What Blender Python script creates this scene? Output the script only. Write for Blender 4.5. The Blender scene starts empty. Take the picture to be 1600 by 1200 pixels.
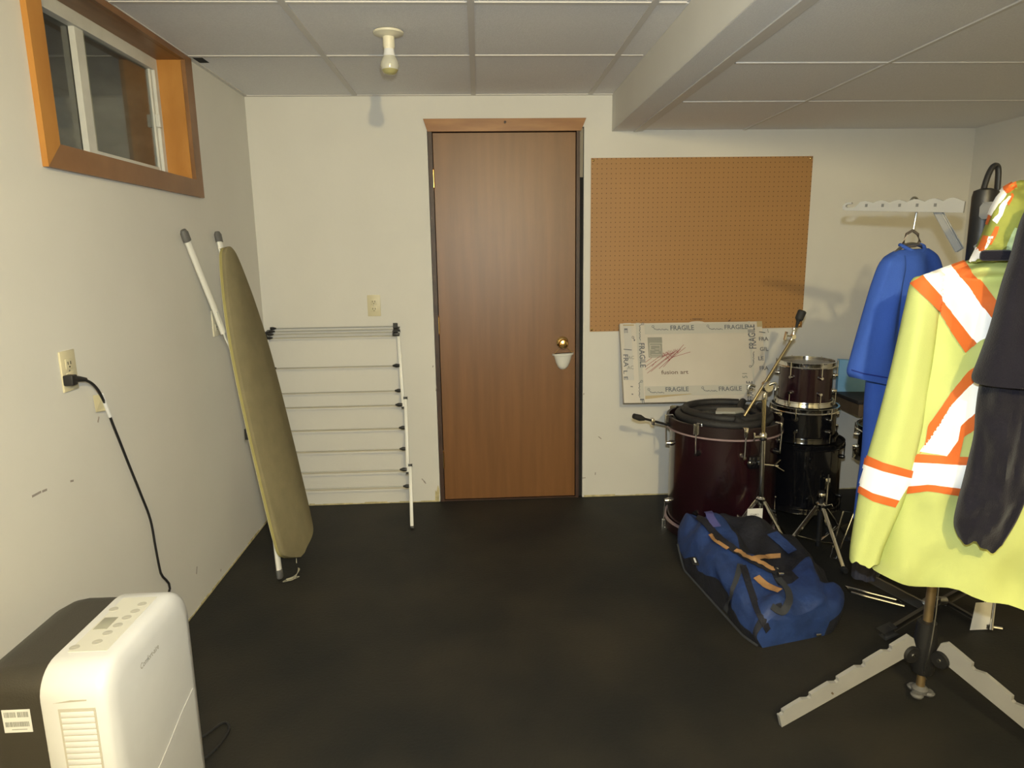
import bpy, bmesh, math, random
from mathutils import Vector, Matrix, noise
from mathutils.bvhtree import BVHTree
random.seed(7)
PI = math.pi
C = bpy.context.scene.collection
SC = bpy.context.scene

# ------------------------------------------------------------------ camera, world, light, exposure
CAM = Vector((1.1756, -3.7482, 1.4085))
yaw, pitch, roll = 0.0461, 0.1910, -0.0149
fw = Vector((math.sin(yaw)*math.cos(pitch), math.cos(yaw)*math.cos(pitch), -math.sin(pitch)))
rt = Vector((math.cos(yaw), -math.sin(yaw), 0)); up = rt.cross(fw)
RT = math.cos(roll)*rt + math.sin(roll)*up
UP = -math.sin(roll)*rt + math.cos(roll)*up
cd = bpy.data.cameras.new('camera'); cam = bpy.data.objects.new('camera', cd); C.objects.link(cam)
cd.sensor_width = 36; cd.lens = 36*1060/1600; cd.clip_start = 0.02
M4 = Matrix((RT, UP, -fw)).transposed().to_4x4(); M4.translation = CAM
cam.matrix_world = M4
SC.camera = cam
w = bpy.data.worlds.new('night'); SC.world = w; w.use_nodes = True
w.node_tree.nodes['Background'].inputs[0].default_value = (0.10, 0.11, 0.14, 1)
w.node_tree.nodes['Background'].inputs[1].default_value = 0.05
SC.view_settings.view_transform = 'Standard'; SC.view_settings.look = 'None'
SC.view_settings.exposure = 0.0; SC.view_settings.gamma = 1; SC.view_settings.use_curve_mapping = False
def point_light(name, loc, power, color, radius):
    d = bpy.data.lights.new(name, 'POINT'); d.energy = power; d.color = color; d.shadow_soft_size = radius
    o = bpy.data.objects.new(name, d); C.objects.link(o); o.location = loc
    return o
fd = bpy.data.lights.new('camera_flash', 'SPOT'); fd.energy = 150; fd.color = (0.83, 0.95, 1.0); fd.shadow_soft_size = 0.012
fd.spot_size = math.radians(122); fd.spot_blend = 1.0
FLASH = bpy.data.objects.new('camera_flash', fd); C.objects.link(FLASH)
FM = M4.copy(); FM.translation = CAM + RT*0.016 + UP*0.10 + fw*0.01; FLASH.matrix_world = FM
LAMP_POS = Vector((1.53, -4.50, 2.07))
LAMP = point_light('ceiling_bulb_light', LAMP_POS, 188, (1.0, 0.79, 0.38), 0.033)

def ray(px, py): return (fw + RT*((px-800)/1060) - UP*((py-600)/1060))
def at(px, py, ax, v):
    d = ray(px, py); return CAM + d*((v-CAM[ax])/d[ax])
def atp(px, py, P0, n):
    d = ray(px, py); return CAM + d*((P0-CAM).dot(n)/d.dot(n))

# ------------------------------------------------------------------ materials
MATS = {}
def mat(name, col, rough=0.6, metal=0.0, var=0.0, vscale=8.0, bump=0.0, bscale=60.0, col2=None, spec=0.5, stretch=None,
        trans=0.0, sheen=0.0, coat=0.0, detail=4.0):
    if name in MATS: return MATS[name]
    m = bpy.data.materials.new(name); m.use_nodes = True; nt = m.node_tree
    b = nt.nodes['Principled BSDF']
    b.inputs['Base Color'].default_value = (*col, 1); b.inputs['Roughness'].default_value = rough
    b.inputs['Metallic'].default_value = metal; b.inputs['Specular IOR Level'].default_value = spec
    b.inputs['Coat Weight'].default_value = coat
    if name == 'door veneer': b.inputs['Coat Roughness'].default_value = 0.42
    b.inputs['Sheen Weight'].default_value = sheen
    b.inputs['Transmission Weight'].default_value = trans
    tc = nt.nodes.new('ShaderNodeTexCoord'); mp = nt.nodes.new('ShaderNodeMapping')
    nt.links.new(tc.outputs['Object'], mp.inputs[0])
    if stretch: mp.inputs['Scale'].default_value = stretch
    if var > 0 or col2:
        n = nt.nodes.new('ShaderNodeTexNoise'); n.inputs['Scale'].default_value = vscale; n.inputs['Detail'].default_value = detail
        nt.links.new(mp.outputs[0], n.inputs['Vector'])
        r = nt.nodes.new('ShaderNodeValToRGB'); r.color_ramp.elements[0].position = 0.35; r.color_ramp.elements[1].position = 0.68
        c2 = col2 if col2 else tuple(min(1, c*(1+var)) for c in col)
        c1 = col if col2 else tuple(c*(1-var) for c in col)
        r.color_ramp.elements[0].color = (*c1, 1); r.color_ramp.elements[1].color = (*c2, 1)
        nt.links.new(n.outputs['Fac'], r.inputs[0]); nt.links.new(r.outputs[0], b.inputs['Base Color'])
    if bump > 0:
        n2 = nt.nodes.new('ShaderNodeTexNoise'); n2.inputs['Scale'].default_value = bscale; n2.inputs['Detail'].default_value = 3
        nt.links.new(mp.outputs[0], n2.inputs['Vector'])
        bp = nt.nodes.new('ShaderNodeBump'); bp.inputs['Strength'].default_value = bump; bp.inputs['Distance'].default_value = 0.01
        nt.links.new(n2.outputs['Fac'], bp.inputs['Height']); nt.links.new(bp.outputs[0], b.inputs['Normal'])
    MATS[name] = m; return m
wall_m = mat('painted drywall', (0.655, 0.645, 0.61), 0.75, var=0.02, vscale=3, bump=0.07, bscale=25, spec=0.25)
wall_edge = mat('ragged wall edge', (0.50, 0.44, 0.25), 0.8, var=0.25, vscale=30)
ceil_m = mat('ceiling tile', (0.77, 0.765, 0.78), 0.85, var=0.04, vscale=160, bump=0.25, bscale=220, spec=0.2)
tee_m = mat('grid tee', (0.62, 0.60, 0.58), 0.5, spec=0.3)
floor_m = mat('black floor', (0.011, 0.0115, 0.0115), 0.62, col2=(0.025, 0.0225, 0.0175), vscale=2.4, bump=0.12, bscale=90, spec=0.3, detail=8)
door_m = mat('door veneer', (0.150, 0.062, 0.014), 0.42, col2=(0.190, 0.080, 0.021), vscale=4, stretch=(6, 6, 0.4), spec=0.5, coat=0.14, bump=0.03, bscale=60, detail=8)
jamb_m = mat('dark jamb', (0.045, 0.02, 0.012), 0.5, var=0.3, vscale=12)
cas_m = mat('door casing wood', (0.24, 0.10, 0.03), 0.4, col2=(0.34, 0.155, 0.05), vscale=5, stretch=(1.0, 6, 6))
wcas_m = mat('window casing wood', (0.19, 0.09, 0.035), 0.4, col2=(0.26, 0.13, 0.055), vscale=6, stretch=(6, 1.2, 1.2))
orange_w = mat('orange pine reveal', (0.40, 0.17, 0.03), 0.5, col2=(0.47, 0.215, 0.045), vscale=5, stretch=(3, 3, 1))
brass_m = mat('brass', (0.75, 0.50, 0.20), 0.18, 1.0)
chrome = mat('chrome', (0.78, 0.78, 0.76), 0.12, 1.0)
steel = mat('dull steel', (0.42, 0.42, 0.40), 0.35, 1.0, var=0.15, vscale=30)
black_pl = mat('black plastic', (0.012, 0.012, 0.013), 0.45, bump=0.05)
rubber = mat('black rubber', (0.018, 0.018, 0.018), 0.7)
white_pl = mat('white plastic', (0.70, 0.71, 0.725), 0.38, var=0.015, vscale=20)
cream_pl = mat('cream plastic', (0.60, 0.55, 0.38), 0.45)
ivory_pl = mat('ivory plastic', (0.70, 0.66, 0.52), 0.45)
white_mt = mat('white enamel', (0.74, 0.74, 0.70), 0.4)
grey_cap = mat('grey rubber cap', (0.11, 0.11, 0.11), 0.6)
olive = mat('olive cotton cover', (0.235, 0.205, 0.120), 0.9, var=0.06, vscale=14, bump=0.15, bscale=300, spec=0.15)
olive_lt = mat('olive piping', (0.36, 0.32, 0.13), 0.9, spec=0.15)
peg_base = (0.36, 0.19, 0.066)
glass_m = mat('window glass', (0.85, 0.9, 0.9), 0.03, trans=1.0)
vinyl = mat('window vinyl', (0.62, 0.62, 0.58), 0.5, var=0.05, vscale=15)
galv = mat('galvanised well', (0.30, 0.27, 0.22), 0.6, 0.0, var=0.35, vscale=6)
card_m = mat('white cardboard', (0.57, 0.535, 0.48), 0.7, var=0.03, vscale=6)
tape_m = mat('printed packing tape', (0.50, 0.495, 0.46), 0.25)
kraft = mat('tan tape', (0.42, 0.34, 0.20), 0.4)
ink = mat('grey blue ink', (0.10, 0.11, 0.14), 0.5)
red_ink = mat('dark red ink', (0.24, 0.02, 0.03), 0.5)
grey_ink = mat('grey print', (0.25, 0.26, 0.24), 0.5)
maroon = mat('maroon lacquer', (0.007, 0.0015, 0.003), 0.25, col2=(0.018, 0.003, 0.007), vscale=4, coat=0.5)
mar_hoop = mat('maroon hoop', (0.015, 0.006, 0.007), 0.35)
pink_in = mat('hoop inlay', (0.30, 0.22, 0.23), 0.3)
blk_lac = mat('black lacquer', (0.006, 0.006, 0.008), 0.15, coat=0.5)
head_m = mat('black drum head', (0.008, 0.008, 0.009), 0.3)
clear_head = mat('smoky drum head', (0.12, 0.11, 0.10), 0.25)
hose_m = mat('black hose', (0.018, 0.017, 0.018), 0.6, bump=0.3, bscale=200)
alu = mat('grey painted steel', (0.29, 0.29, 0.285), 0.45, var=0.04, vscale=12)
pole_m = mat('bronze tube', (0.62, 0.46, 0.25), 0.3, 0.9, var=0.2, vscale=10)
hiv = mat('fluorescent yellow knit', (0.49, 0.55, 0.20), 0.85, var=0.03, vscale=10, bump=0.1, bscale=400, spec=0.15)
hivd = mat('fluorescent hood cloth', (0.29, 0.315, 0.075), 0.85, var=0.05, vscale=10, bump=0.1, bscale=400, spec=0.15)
orange_t = mat('orange tape', (0.60, 0.135, 0.030), 0.7, spec=0.2)
silver_t = mat('silver tape painted flash white', (0.97, 0.97, 0.97), 0.6, spec=0.5)  # near-white colour stands in for flash light the silver tape throws back
navy = mat('navy fleece', (0.011, 0.0105, 0.018), 0.95, var=0.12, vscale=12, bump=0.25, bscale=300, spec=0.15, sheen=0.15)
bshirt = mat('blue cotton', (0.035, 0.085, 0.36), 0.9, var=0.05, vscale=8, bump=0.1, bscale=300, spec=0.15)
bshirt_d = mat('dark blue seam', (0.015, 0.025, 0.16), 0.9, spec=0.1)
greycl = mat('charcoal cloth', (0.045, 0.045, 0.060), 0.95, bump=0.2, bscale=200, spec=0.1)
bag_b = mat('blue nylon', (0.013, 0.038, 0.150), 0.65, var=0.2, vscale=14, bump=0.5, bscale=28)
bag_n = mat('dark navy nylon', (0.006, 0.007, 0.015), 0.75, var=0.25, vscale=14, bump=0.3, bscale=60)
bag_g = mat('charcoal trim', (0.025, 0.028, 0.036), 0.8)
tan_m = mat('tan leather', (0.36, 0.20, 0.085), 0.6, var=0.2, vscale=20)
wood_dk = mat('dark table edge', (0.02, 0.018, 0.022), 0.5)
wood_tb = mat('brown table apron', (0.15, 0.105, 0.065), 0.6, var=0.15, vscale=10)
lblue = mat('sky blue card', (0.20, 0.45, 0.72), 0.6, col2=(0.26, 0.50, 0.74), vscale=12)
paper = mat('white paper', (0.72, 0.72, 0.70), 0.7)
lcd = mat('grey display', (0.33, 0.33, 0.27), 0.3)
btn = mat('button grey', (0.46, 0.45, 0.40), 0.5)
bulb_m = mat('frosted bulb', (0.50, 0.49, 0.42), 0.12, var=0.03)
bulb_y = mat('bulb underside', (0.36, 0.33, 0.15), 0.15)
porc = mat('white porcelain', (0.72, 0.72, 0.68), 0.18)
dark_hole = mat('dark void', (0.01, 0.01, 0.01), 0.9)
panel_m = mat('control panel grey', (0.66, 0.655, 0.59), 0.35)
groove_m = mat('louvre shade', (0.50, 0.48, 0.42), 0.5)

# pegboard material: brown hardboard with a 1-inch grid of small holes
def peg_material():
    m = bpy.data.materials.new('pegboard'); m.use_nodes = True; nt = m.node_tree; b = nt.nodes['Principled BSDF']
    tc = nt.nodes.new('ShaderNodeTexCoord'); sp = nt.nodes.new('ShaderNodeSeparateXYZ'); nt.links.new(tc.outputs['Object'], sp.inputs[0])
    def wrap(out):
        a = nt.nodes.new('ShaderNodeMath'); a.operation = 'MULTIPLY'; a.inputs[1].default_value = 1/0.0254; nt.links.new(out, a.inputs[0])
        f = nt.nodes.new('ShaderNodeMath'); f.operation = 'FRACT'; nt.links.new(a.outputs[0], f.inputs[0])
        s = nt.nodes.new('ShaderNodeMath'); s.operation = 'SUBTRACT'; s.inputs[1].default_value = 0.5; nt.links.new(f.outputs[0], s.inputs[0])
        q = nt.nodes.new('ShaderNodeMath'); q.operation = 'POWER'; q.inputs[1].default_value = 2; nt.links.new(s.outputs[0], q.inputs[0])
        return q.outputs[0]
    ad = nt.nodes.new('ShaderNodeMath'); nt.links.new(wrap(sp.outputs[0]), ad.inputs[0]); nt.links.new(wrap(sp.outputs[2]), ad.inputs[1])
    lt = nt.nodes.new('ShaderNodeMath'); lt.operation = 'LESS_THAN'; lt.inputs[1].default_value = 0.0125; nt.links.new(ad.outputs[0], lt.inputs[0])
    n = nt.nodes.new('ShaderNodeTexNoise'); n.inputs['Scale'].default_value = 3; nt.links.new(tc.outputs['Object'], n.inputs['Vector'])
    r = nt.nodes.new('ShaderNodeValToRGB'); r.color_ramp.elements[0].color = (*[c*0.94 for c in peg_base], 1); r.color_ramp.elements[1].color = (*[c*1.06 for c in peg_base], 1)
    nt.links.new(n.outputs['Fac'], r.inputs[0])
    mx = nt.nodes.new('ShaderNodeMixRGB'); mx.inputs[2].default_value = (0.13, 0.06, 0.02, 1)
    nt.links.new(lt.outputs[0], mx.inputs[0]); nt.links.new(r.outputs[0], mx.inputs[1]); nt.links.new(mx.outputs[0], b.inputs['Base Color'])
    b.inputs['Roughness'].default_value = 0.55
    return m
peg_m = peg_material()

# ------------------------------------------------------------------ object helpers
ORG = {}
def worg(o): return ORG.get(o.name, Vector((0, 0, 0)))
def tag(o, label=None, cat=None, group=None, kind=None):
    if label: o['label'] = label
    if cat: o['category'] = cat
    if group: o['group'] = group
    if kind: o['kind'] = kind
    return o
def thing(name, loc, label, cat, group=None):
    o = bpy.data.objects.new(name, None); C.objects.link(o); o.location = loc; o.empty_display_size = 0.05
    ORG[o.name] = Vector(loc); return tag(o, label, cat, group)
def new(name, bm, m, parent=None, smooth=True, label=None, base=False):
    """bm is in world coordinates; linked as one mesh object, origin at its parent's or at its own base"""
    if parent is not None: org = worg(parent)
    else:
        vs = [v.co for v in bm.verts]
        if base: org = Vector((sum(v.x for v in vs)/len(vs), sum(v.y for v in vs)/len(vs), min(v.z for v in vs)))
        else: org = Vector((0, 0, 0))
    bmesh.ops.translate(bm, verts=bm.verts, vec=-org)
    bmesh.ops.recalc_face_normals(bm, faces=bm.faces)
    me = bpy.data.meshes.new(name); bm.to_mesh(me); bm.free()
    for mm in (m if isinstance(m, (list, tuple)) else [m]): me.materials.append(mm)
    if smooth:
        me.polygons.foreach_set('use_smooth', [True]*len(me.polygons))
        try: me.set_sharp_from_angle(angle=0.7)
        except Exception: pass
    o = bpy.data.objects.new(name, me); C.objects.link(o)
    if parent is not None: o.parent = parent; ORG[o.name] = org
    else: o.location = org; ORG[o.name] = org
    if label: o['label'] = label
    return o
def BM(): return bmesh.new()
def box(bm, a, b, bev=0.0):
    x0, y0, z0 = a; x1, y1, z1 = b
    r = bmesh.ops.create_cube(bm, size=1.0)
    for v in r['verts']:
        v.co = Vector(((x0+x1)/2 + v.co.x*(x1-x0), (y0+y1)/2 + v.co.y*(y1-y0), (z0+z1)/2 + v.co.z*(z1-z0)))
    if bev > 0:
        es = list({e for v in r['verts'] for e in v.link_edges})
        bmesh.ops.bevel(bm, geom=es, offset=bev, segments=2, affect='EDGES', profile=0.5)
    return bm
def obox(bm, c, ax, h, bev=0.0):
    r = bmesh.ops.create_cube(bm, size=2.0)
    for v in r['verts']:
        q = v.co.copy(); v.co = Vector(c) + ax[0]*q.x*h[0] + ax[1]*q.y*h[1] + ax[2]*q.z*h[2]
    if bev > 0:
        es = list({e for v in r['verts'] for e in v.link_edges})
        bmesh.ops.bevel(bm, geom=es, offset=bev, segments=2, affect='EDGES', profile=0.5)
    return bm
def bar(bm, a, b, wv, w, t, bev=0.0):
    """flat bar from a to b; wv = width direction"""
    a, b = Vector(a), Vector(b); d = (b-a); L = d.length; d.normalize()
    wv = Vector(wv); wv = (wv - d*wv.dot(d)).normalized(); nv = d.cross(wv)
    return obox(bm, (a+b)/2, (d, wv, nv), (L/2, w/2, t/2), bev)
def tube(bm, pts, r, n=10, cap=True, flat=1.0, ref=None):
    pts = [Vector(p) for p in pts]; N = len(pts)
    rs = r if isinstance(r, (list, tuple)) else [r]*N
    rings = []; prev = None
    for i, p in enumerate(pts):
        d = (pts[min(i+1, N-1)] - pts[max(i-1, 0)]).normalized()
        if prev is None:
            a = Vector(ref) if ref is not None else (Vector((0, 0, 1)) if abs(d.z) < 0.9 else Vector((1, 0, 0)))
        else: a = prev
        a = (a - d*a.dot(d)).normalized(); b = d.cross(a); prev = a
        rings.append([bm.verts.new(p + a*math.cos(2*PI*k/n)*rs[i] + b*math.sin(2*PI*k/n)*rs[i]*flat) for k in range(n)])
    for i in range(N-1):
        for k in range(n):
            bm.faces.new((rings[i][k], rings[i][(k+1) % n], rings[i+1][(k+1) % n], rings[i+1][k]))
    if cap: bm.faces.new(rings[0]); bm.faces.new(rings[-1])
    return bm
def closed_tube(bm, pts, r, n=8):
    pts = [Vector(p) for p in pts]; N = len(pts); rings = []
    for i, p in enumerate(pts):
        d = (pts[(i+1) % N] - pts[i-1]).normalized()
        a = Vector((0, 0, 1)); a = (a - d*a.dot(d)).normalized(); b = d.cross(a)
        rings.append([bm.verts.new(p + a*math.cos(2*PI*k/n)*r + b*math.sin(2*PI*k/n)*r) for k in range(n)])
    for i in range(N):
        for k in range(n):
            bm.faces.new((rings[i][k], rings[i][(k+1) % n], rings[(i+1) % N][(k+1) % n], rings[(i+1) % N][k]))
    return bm
def lathe(bm, prof, c, axis=(0, 0, 1), n=32, cap=True):
    c = Vector(c); ax = Vector(axis).normalized()
    a = Vector((1, 0, 0)) if abs(ax.x) < 0.9 else Vector((0, 1, 0)); a = (a - ax*a.dot(ax)).normalized(); b = ax.cross(a)
    rings = [[bm.verts.new(c + ax*z + (a*math.cos(2*PI*k/n) + b*math.sin(2*PI*k/n))*max(r, 1e-4)) for k in range(n)] for r, z in prof]
    for i in range(len(prof)-1):
        for k in range(n):
            bm.faces.new((rings[i][k], rings[i][(k+1) % n], rings[i+1][(k+1) % n], rings[i+1][k]))
    if cap: bm.faces.new(rings[0]); bm.faces.new(rings[-1])
    return bm
def prism(bm, pts, vec):
    """extrude a polygon of 3D points by vec"""
    vec = Vector(vec); a = [bm.verts.new(Vector(p)) for p in pts]; b = [bm.verts.new(Vector(p)+vec) for p in pts]
    n = len(a); bm.faces.new(a); bm.faces.new(b[::-1])
    for i in range(n): bm.faces.new((a[i], a[(i+1) % n], b[(i+1) % n], b[i]))
    return bm
def cr(pts, sub):
    """Catmull-Rom through tuples of floats"""
    out = []; N = len(pts)
    for i in range(N-1):
        p0, p1, p2, p3 = pts[max(i-1, 0)], pts[i], pts[i+1], pts[min(i+2, N-1)]
        for s in range(sub):
            t = s/sub
            out.append(tuple(0.5*((2*b)+(-a+c)*t+(2*a-5*b+4*c-d)*t*t+(-a+3*b-3*c+d)*t**3) for a, b, c, d in zip(p0, p1, p2, p3)))
    out.append(tuple(pts[-1])); return out
def dup(root, loc, label=None, group=None):
    r = root.copy(); C.objects.link(r); r.location = loc
    if label: r['label'] = label
    if group: r['group'] = group
    for ch in list(root.children):
        c = ch.copy(); C.objects.link(c); c.parent = r
        for g in ch.children:
            d = g.copy(); C.objects.link(d); d.parent = c
    return r
def text(s, org, u, v, w, h, m, parent, depth=0.0006):
    """lettering flattened on a plane: lower-left corner org, unit directions u (reading) and v (up), size w x h"""
    cu = bpy.data.curves.new('txt', 'FONT'); cu.body = s; cu.size = 1; cu.resolution_u = 2; cu.offset = 0.012
    to = bpy.data.objects.new('txt', cu); C.objects.link(to)
    dg = bpy.context.evaluated_depsgraph_get(); me = bpy.data.meshes.new_from_object(to.evaluated_get(dg))
    bpy.data.objects.remove(to); bpy.data.curves.remove(cu)
    bm = BM(); bm.from_mesh(me); bpy.data.meshes.remove(me)
    xs = [q.co.x for q in bm.verts]; ys = [q.co.y for q in bm.verts]
    x0, x1, y0, y1 = min(xs), max(xs), min(ys), max(ys); u = Vector(u); v = Vector(v); nn = u.cross(v)
    for q in bm.verts:
        q.co = Vector(org) + u*((q.co.x-x0)/(x1-x0)*w) + v*((q.co.y-y0)/(y1-y0)*h) + nn*depth
    return new('lettering', bm, m, parent, smooth=False)
X, Y, Z = Vector((1, 0, 0)), Vector((0, 1, 0)), Vector((0, 0, 1))

# ------------------------------------------------------------------ room shell
ZC, ZS, XB, XR, YF = 2.213, 2.033, 1.8975, 3.888, -5.6
def struct(name, bm, m, smooth=False):
    o = new(name, bm, m, smooth=smooth); o['kind'] = 'structure'; return o
floor = struct('floor', box(BM(), (-0.1, YF-0.1, -0.1), (XR+0.1, 0.15, 0)), floor_m)
DX0, DX1, DZ = 0.9478, 1.7098, 2.0357
bm = BM()
box(bm, (-0.1, 0, 0), (DX0-0.025, 0.12, ZC+0.1)); box(bm, (DX1+0.040, 0, 0), (XR+0.1, 0.12, ZC+0.1)); box(bm, (DX0-0.025, 0, DZ+0.02), (DX1+0.040, 0.12, ZC+0.1))
wall_back = struct('wall_back', bm, wall_m)
WY0, WY1, WZ0, WZ1 = -1.70, -0.765, 1.725, 2.19
bm = BM()
box(bm, (-0.12, YF, 0), (0, WY0, ZC+0.1)); box(bm, (-0.12, WY1, 0), (0, 0.0, ZC+0.1))
box(bm, (-0.12, WY0, 0), (0, WY1, WZ0)); box(bm, (-0.12, WY0, WZ1), (0, WY1, ZC+0.1))
wall_left = struct('wall_left', bm, wall_m)
wall_right = struct('wall_right', box(BM(), (XR, YF, 0), (XR+0.1, 0.0, ZC+0.1)), wall_m)
wall_front = struct('wall_front', box(BM(), (-0.1, YF-0.1, 0), (XR+0.1, YF, ZC+0.1)), wall_m)
# worn lower edge of the drywall
rnd = random.Random(3)
def ragged(name, parent, axis, a, b, fixed):
    bm = BM(); t = a
    while t < b:
        L = min(rnd.uniform(0.03, 0.09), b-t); h = rnd.uniform(0.004, 0.012)
        if axis == 'x': box(bm, (t, fixed-0.0025, 0.0), (t+L, fixed, h))
        else: box(bm, (fixed, t, 0.0), (fixed+0.0025, t+L, h))
        t += L
    o = new(name, bm, wall_edge, parent, smooth=False); o['kind'] = 'stuff'; return o
ragged('ragged_edge', wall_back, 'x', 0.01, DX0-0.03, 0); ragged('ragged_edge', wall_back, 'x', DX1+0.05, XR-0.01, 0)
ragged('ragged_edge', wall_left, 'y', -3.2, -0.01, 0)
bm = BM(); prism(bm, [(0.893, -0.004, 0.0), (0.915, -0.004, 0.0), (0.920, -0.004, 0.075), (0.912, -0.004, 0.10), (0.903, -0.004, 0.06), (0.896, -0.004, 0.07)], (0, 0.0038, 0))
new('torn_paper', bm, wall_edge, wall_back, smooth=False)
# scuffs: small thin marks on the paint
scuff = mat('scuff grey', (0.30, 0.27, 0.25), 0.8)
bm = BM()
for px, py, L, a in [(50, 776, 16, 0.5), (66, 768, 8, 0.4), (110, 752, 5, 0.2), (153, 660, 9, 1.4), (307, 897, 12, 1.5), (345, 893, 4, 1.5), (490, 292, 3, 0)]:
    p0 = at(px, py, 0, 0.0004); q0 = at(px+L*math.cos(a), py-L*math.sin(a), 0, 0.0004)
    if px < 400: bar(bm, p0, q0, Z, 0.006, 0.0008)
new('scuff_mark', bm, scuff, wall_left, smooth=False)
bm = BM()
for px, py, L, a in [(659, 748, 8, -0.8), (662, 752, 5, -0.8), (935, 682, 6, -0.7), (910, 747, 5, 0.1), (930, 742, 4, 1.5), (676, 574, 3, 1.3), (681, 611, 8, 1.4), (912, 617, 3, 1.4)]:
    p0 = at(px, py, 1, -0.0004); q0 = at(px+L*math.cos(a), py-L*math.sin(a), 1, -0.0004); bar(bm, p0, q0, Z, 0.005, 0.0008)
new('scuff_mark', bm, scuff, wall_back, smooth=False)

# ceiling: slab, tiles, tees, beam
ceiling = struct('ceiling', box(BM(), (-0.1, YF-0.1, ZC+0.10), (XR+0.1, 0.12, ZC+0.16)), ceil_m)
xl = [0.0, 0.562, 1.170, 1.779, XB]
yl = [0.0]; y = -0.112
while y > YF: yl.append(y); y -= 0.608
yl.append(YF)
def tile(x0, x1, y0, y1, z): 
    if x1-x0 < 0.01 or y1-y0 < 0.01: return
    bm = BM(); sag = rnd.uniform(0, 0.002)
    box(bm, (x0+0.001, y0+0.001, z-sag), (x1-0.001, y1-0.001, z+0.012-sag)); new('ceiling_tile', bm, ceil_m, ceiling, smooth=False)
yl2 = [0.0, -0.716, -1.324]
while yl2[-1]-0.608 > YF: yl2.append(yl2[-1]-0.608)
yl2.append(YF)
for i in range(len(xl)-1):
    for j in range(len(yl2)-1):
        if i == 0 and j == 0: tile(0.06, xl[1], yl2[1], 0.0, ZC+0.004); continue
        tile(xl[i], xl[i+1], yl2[j+1], yl2[j], ZC+0.004)
# the corner tile by the window is broken away
bm = BM(); prism(bm, [(0.0, -0.62, ZC+0.004), (0.06, -0.62, ZC+0.004), (0.06, 0, ZC+0.004), (0, 0, ZC+0.004)], (0, 0, 0.012)); new('ceiling_tile', bm, ceil_m, ceiling, smooth=False)
bm = BM(); prism(bm, [(0.0, -0.675, ZC+0.0035), (0.03, -0.70, ZC+0.0035), (0.10, -0.665, ZC+0.0035), (0.135, -0.64, ZC+0.0035), (0.08, -0.615, ZC+0.0035), (0.02, -0.61, ZC+0.0035)], (0, 0, 0.0005)); new('gap_shade_patch', bm, dark_hole, ceiling, smooth=False)  # flat dark sheet painting the shade inside the broken corner, not an opening
def tee(a, b, w=0.024):
    bm = BM(); x0, y0, z = a; x1, y1, _ = b
    if abs(x0-x1) < 1e-6: box(bm, (x0-w/2, min(y0, y1), z-0.0006), (x0+w/2, max(y0, y1), z+0.004))
    else: box(bm, (min(x0, x1), y0-w/2, z-0.0005), (max(x0, x1), y0+w/2, z+0.004))
    new('grid_tee', bm, tee_m, ceiling, smooth=False)
for x in xl[1:4]: tee((x, YF, ZC), (x, 0, ZC))
for y in yl2[1:-1]:
    for i in range(4): tee((xl[i]+0.012, y, ZC), (xl[i+1]-0.012, y, ZC), 0.022)
bm = BM(); box(bm, (0, YF, ZC-0.001), (0.018, 0, ZC+0.004)); new('wall_angle', bm, tee_m, ceiling, smooth=False)
bm = BM(); box(bm, (0.018, -0.018, ZC-0.001), (XB, 0, ZC+0.004)); new('wall_angle', bm, tee_m, ceiling, smooth=False)
# dropped side: beam and lower tiles
BW = 0.135
bm = BM(); box(bm, (XB, YF, ZS), (XB+BW, 0.0, ZC+0.10)); new('beam', bm, wall_m, ceiling, smooth=False)
bm = BM(); box(bm, (XB+0.0, YF, ZS-0.0015), (XB+BW-0.02, 0.0, ZS+0.001)); new('beam_underside', bm, ceil_m, ceiling, smooth=False)
for k in range(2):
    bm = BM(); box(bm, (XB+BW-0.02+0.026*k, YF, ZS-0.006+0.003*k), (XB+BW+0.002+0.026*k, 0, ZS+0.004)); new('wall_angle', bm, tee_m, ceiling, smooth=False)
xr_ = [XB+BW+0.03, 2.610, XR]; yr_ = [0.0, -0.692, -1.300]
while yr_[-1]-0.608 > YF: yr_.append(yr_[-1]-0.608)
yr_.append(YF)
for i in range(2):
    for j in range(len(yr_)-1): tile(xr_[i], xr_[i+1], yr_[j+1], yr_[j], ZS+0.004)
tee((2.610, YF, ZS), (2.610, 0, ZS), 0.014)
for y in yr_[1:-1]:
    for i in range(2): tee((xr_[i]+0.007, y, ZS), (xr_[i+1]-0.007, y, ZS), 0.012)

# door
bm = BM(); box(bm, (DX0+0.003, 0.012, 0.008), (DX1-0.003, 0.047, DZ-0.004), 0.001)
door = struct('door_1', bm, door_m)
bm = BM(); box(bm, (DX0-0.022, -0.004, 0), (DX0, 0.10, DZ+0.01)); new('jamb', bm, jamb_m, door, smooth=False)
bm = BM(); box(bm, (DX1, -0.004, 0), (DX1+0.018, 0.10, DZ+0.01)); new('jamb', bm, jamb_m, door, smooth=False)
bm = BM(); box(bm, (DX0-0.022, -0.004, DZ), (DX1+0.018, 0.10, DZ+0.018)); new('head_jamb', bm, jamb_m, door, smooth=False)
bm = BM(); box(bm, (DX1+0.018, 0.02, 0), (DX1+0.040, 0.10, DZ+0.018)); new('shim_gap', bm, dark_hole, door, smooth=False)
bm = BM(); box(bm, (DX1+0.019, 0.004, 1.80), (DX1+0.036, 0.02, DZ+0.015)); new('shim', bm, mat('grey shim', (0.25, 0.22, 0.17), 0.7), door, smooth=False)
zt = at(790, 185, 1, -0.012).z; zb = DZ-0.001
bm = BM(); prism(bm, [(at(661, 187, 1, -0.012).x, -0.016, zt), (at(916, 184, 1, -0.012).x, -0.016, zt), (DX1+0.022, -0.016, zb), (DX0-0.022, -0.016, zb)], (0, 0.0158, 0))
new('head_casing', bm, cas_m, door, smooth=False)
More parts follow.
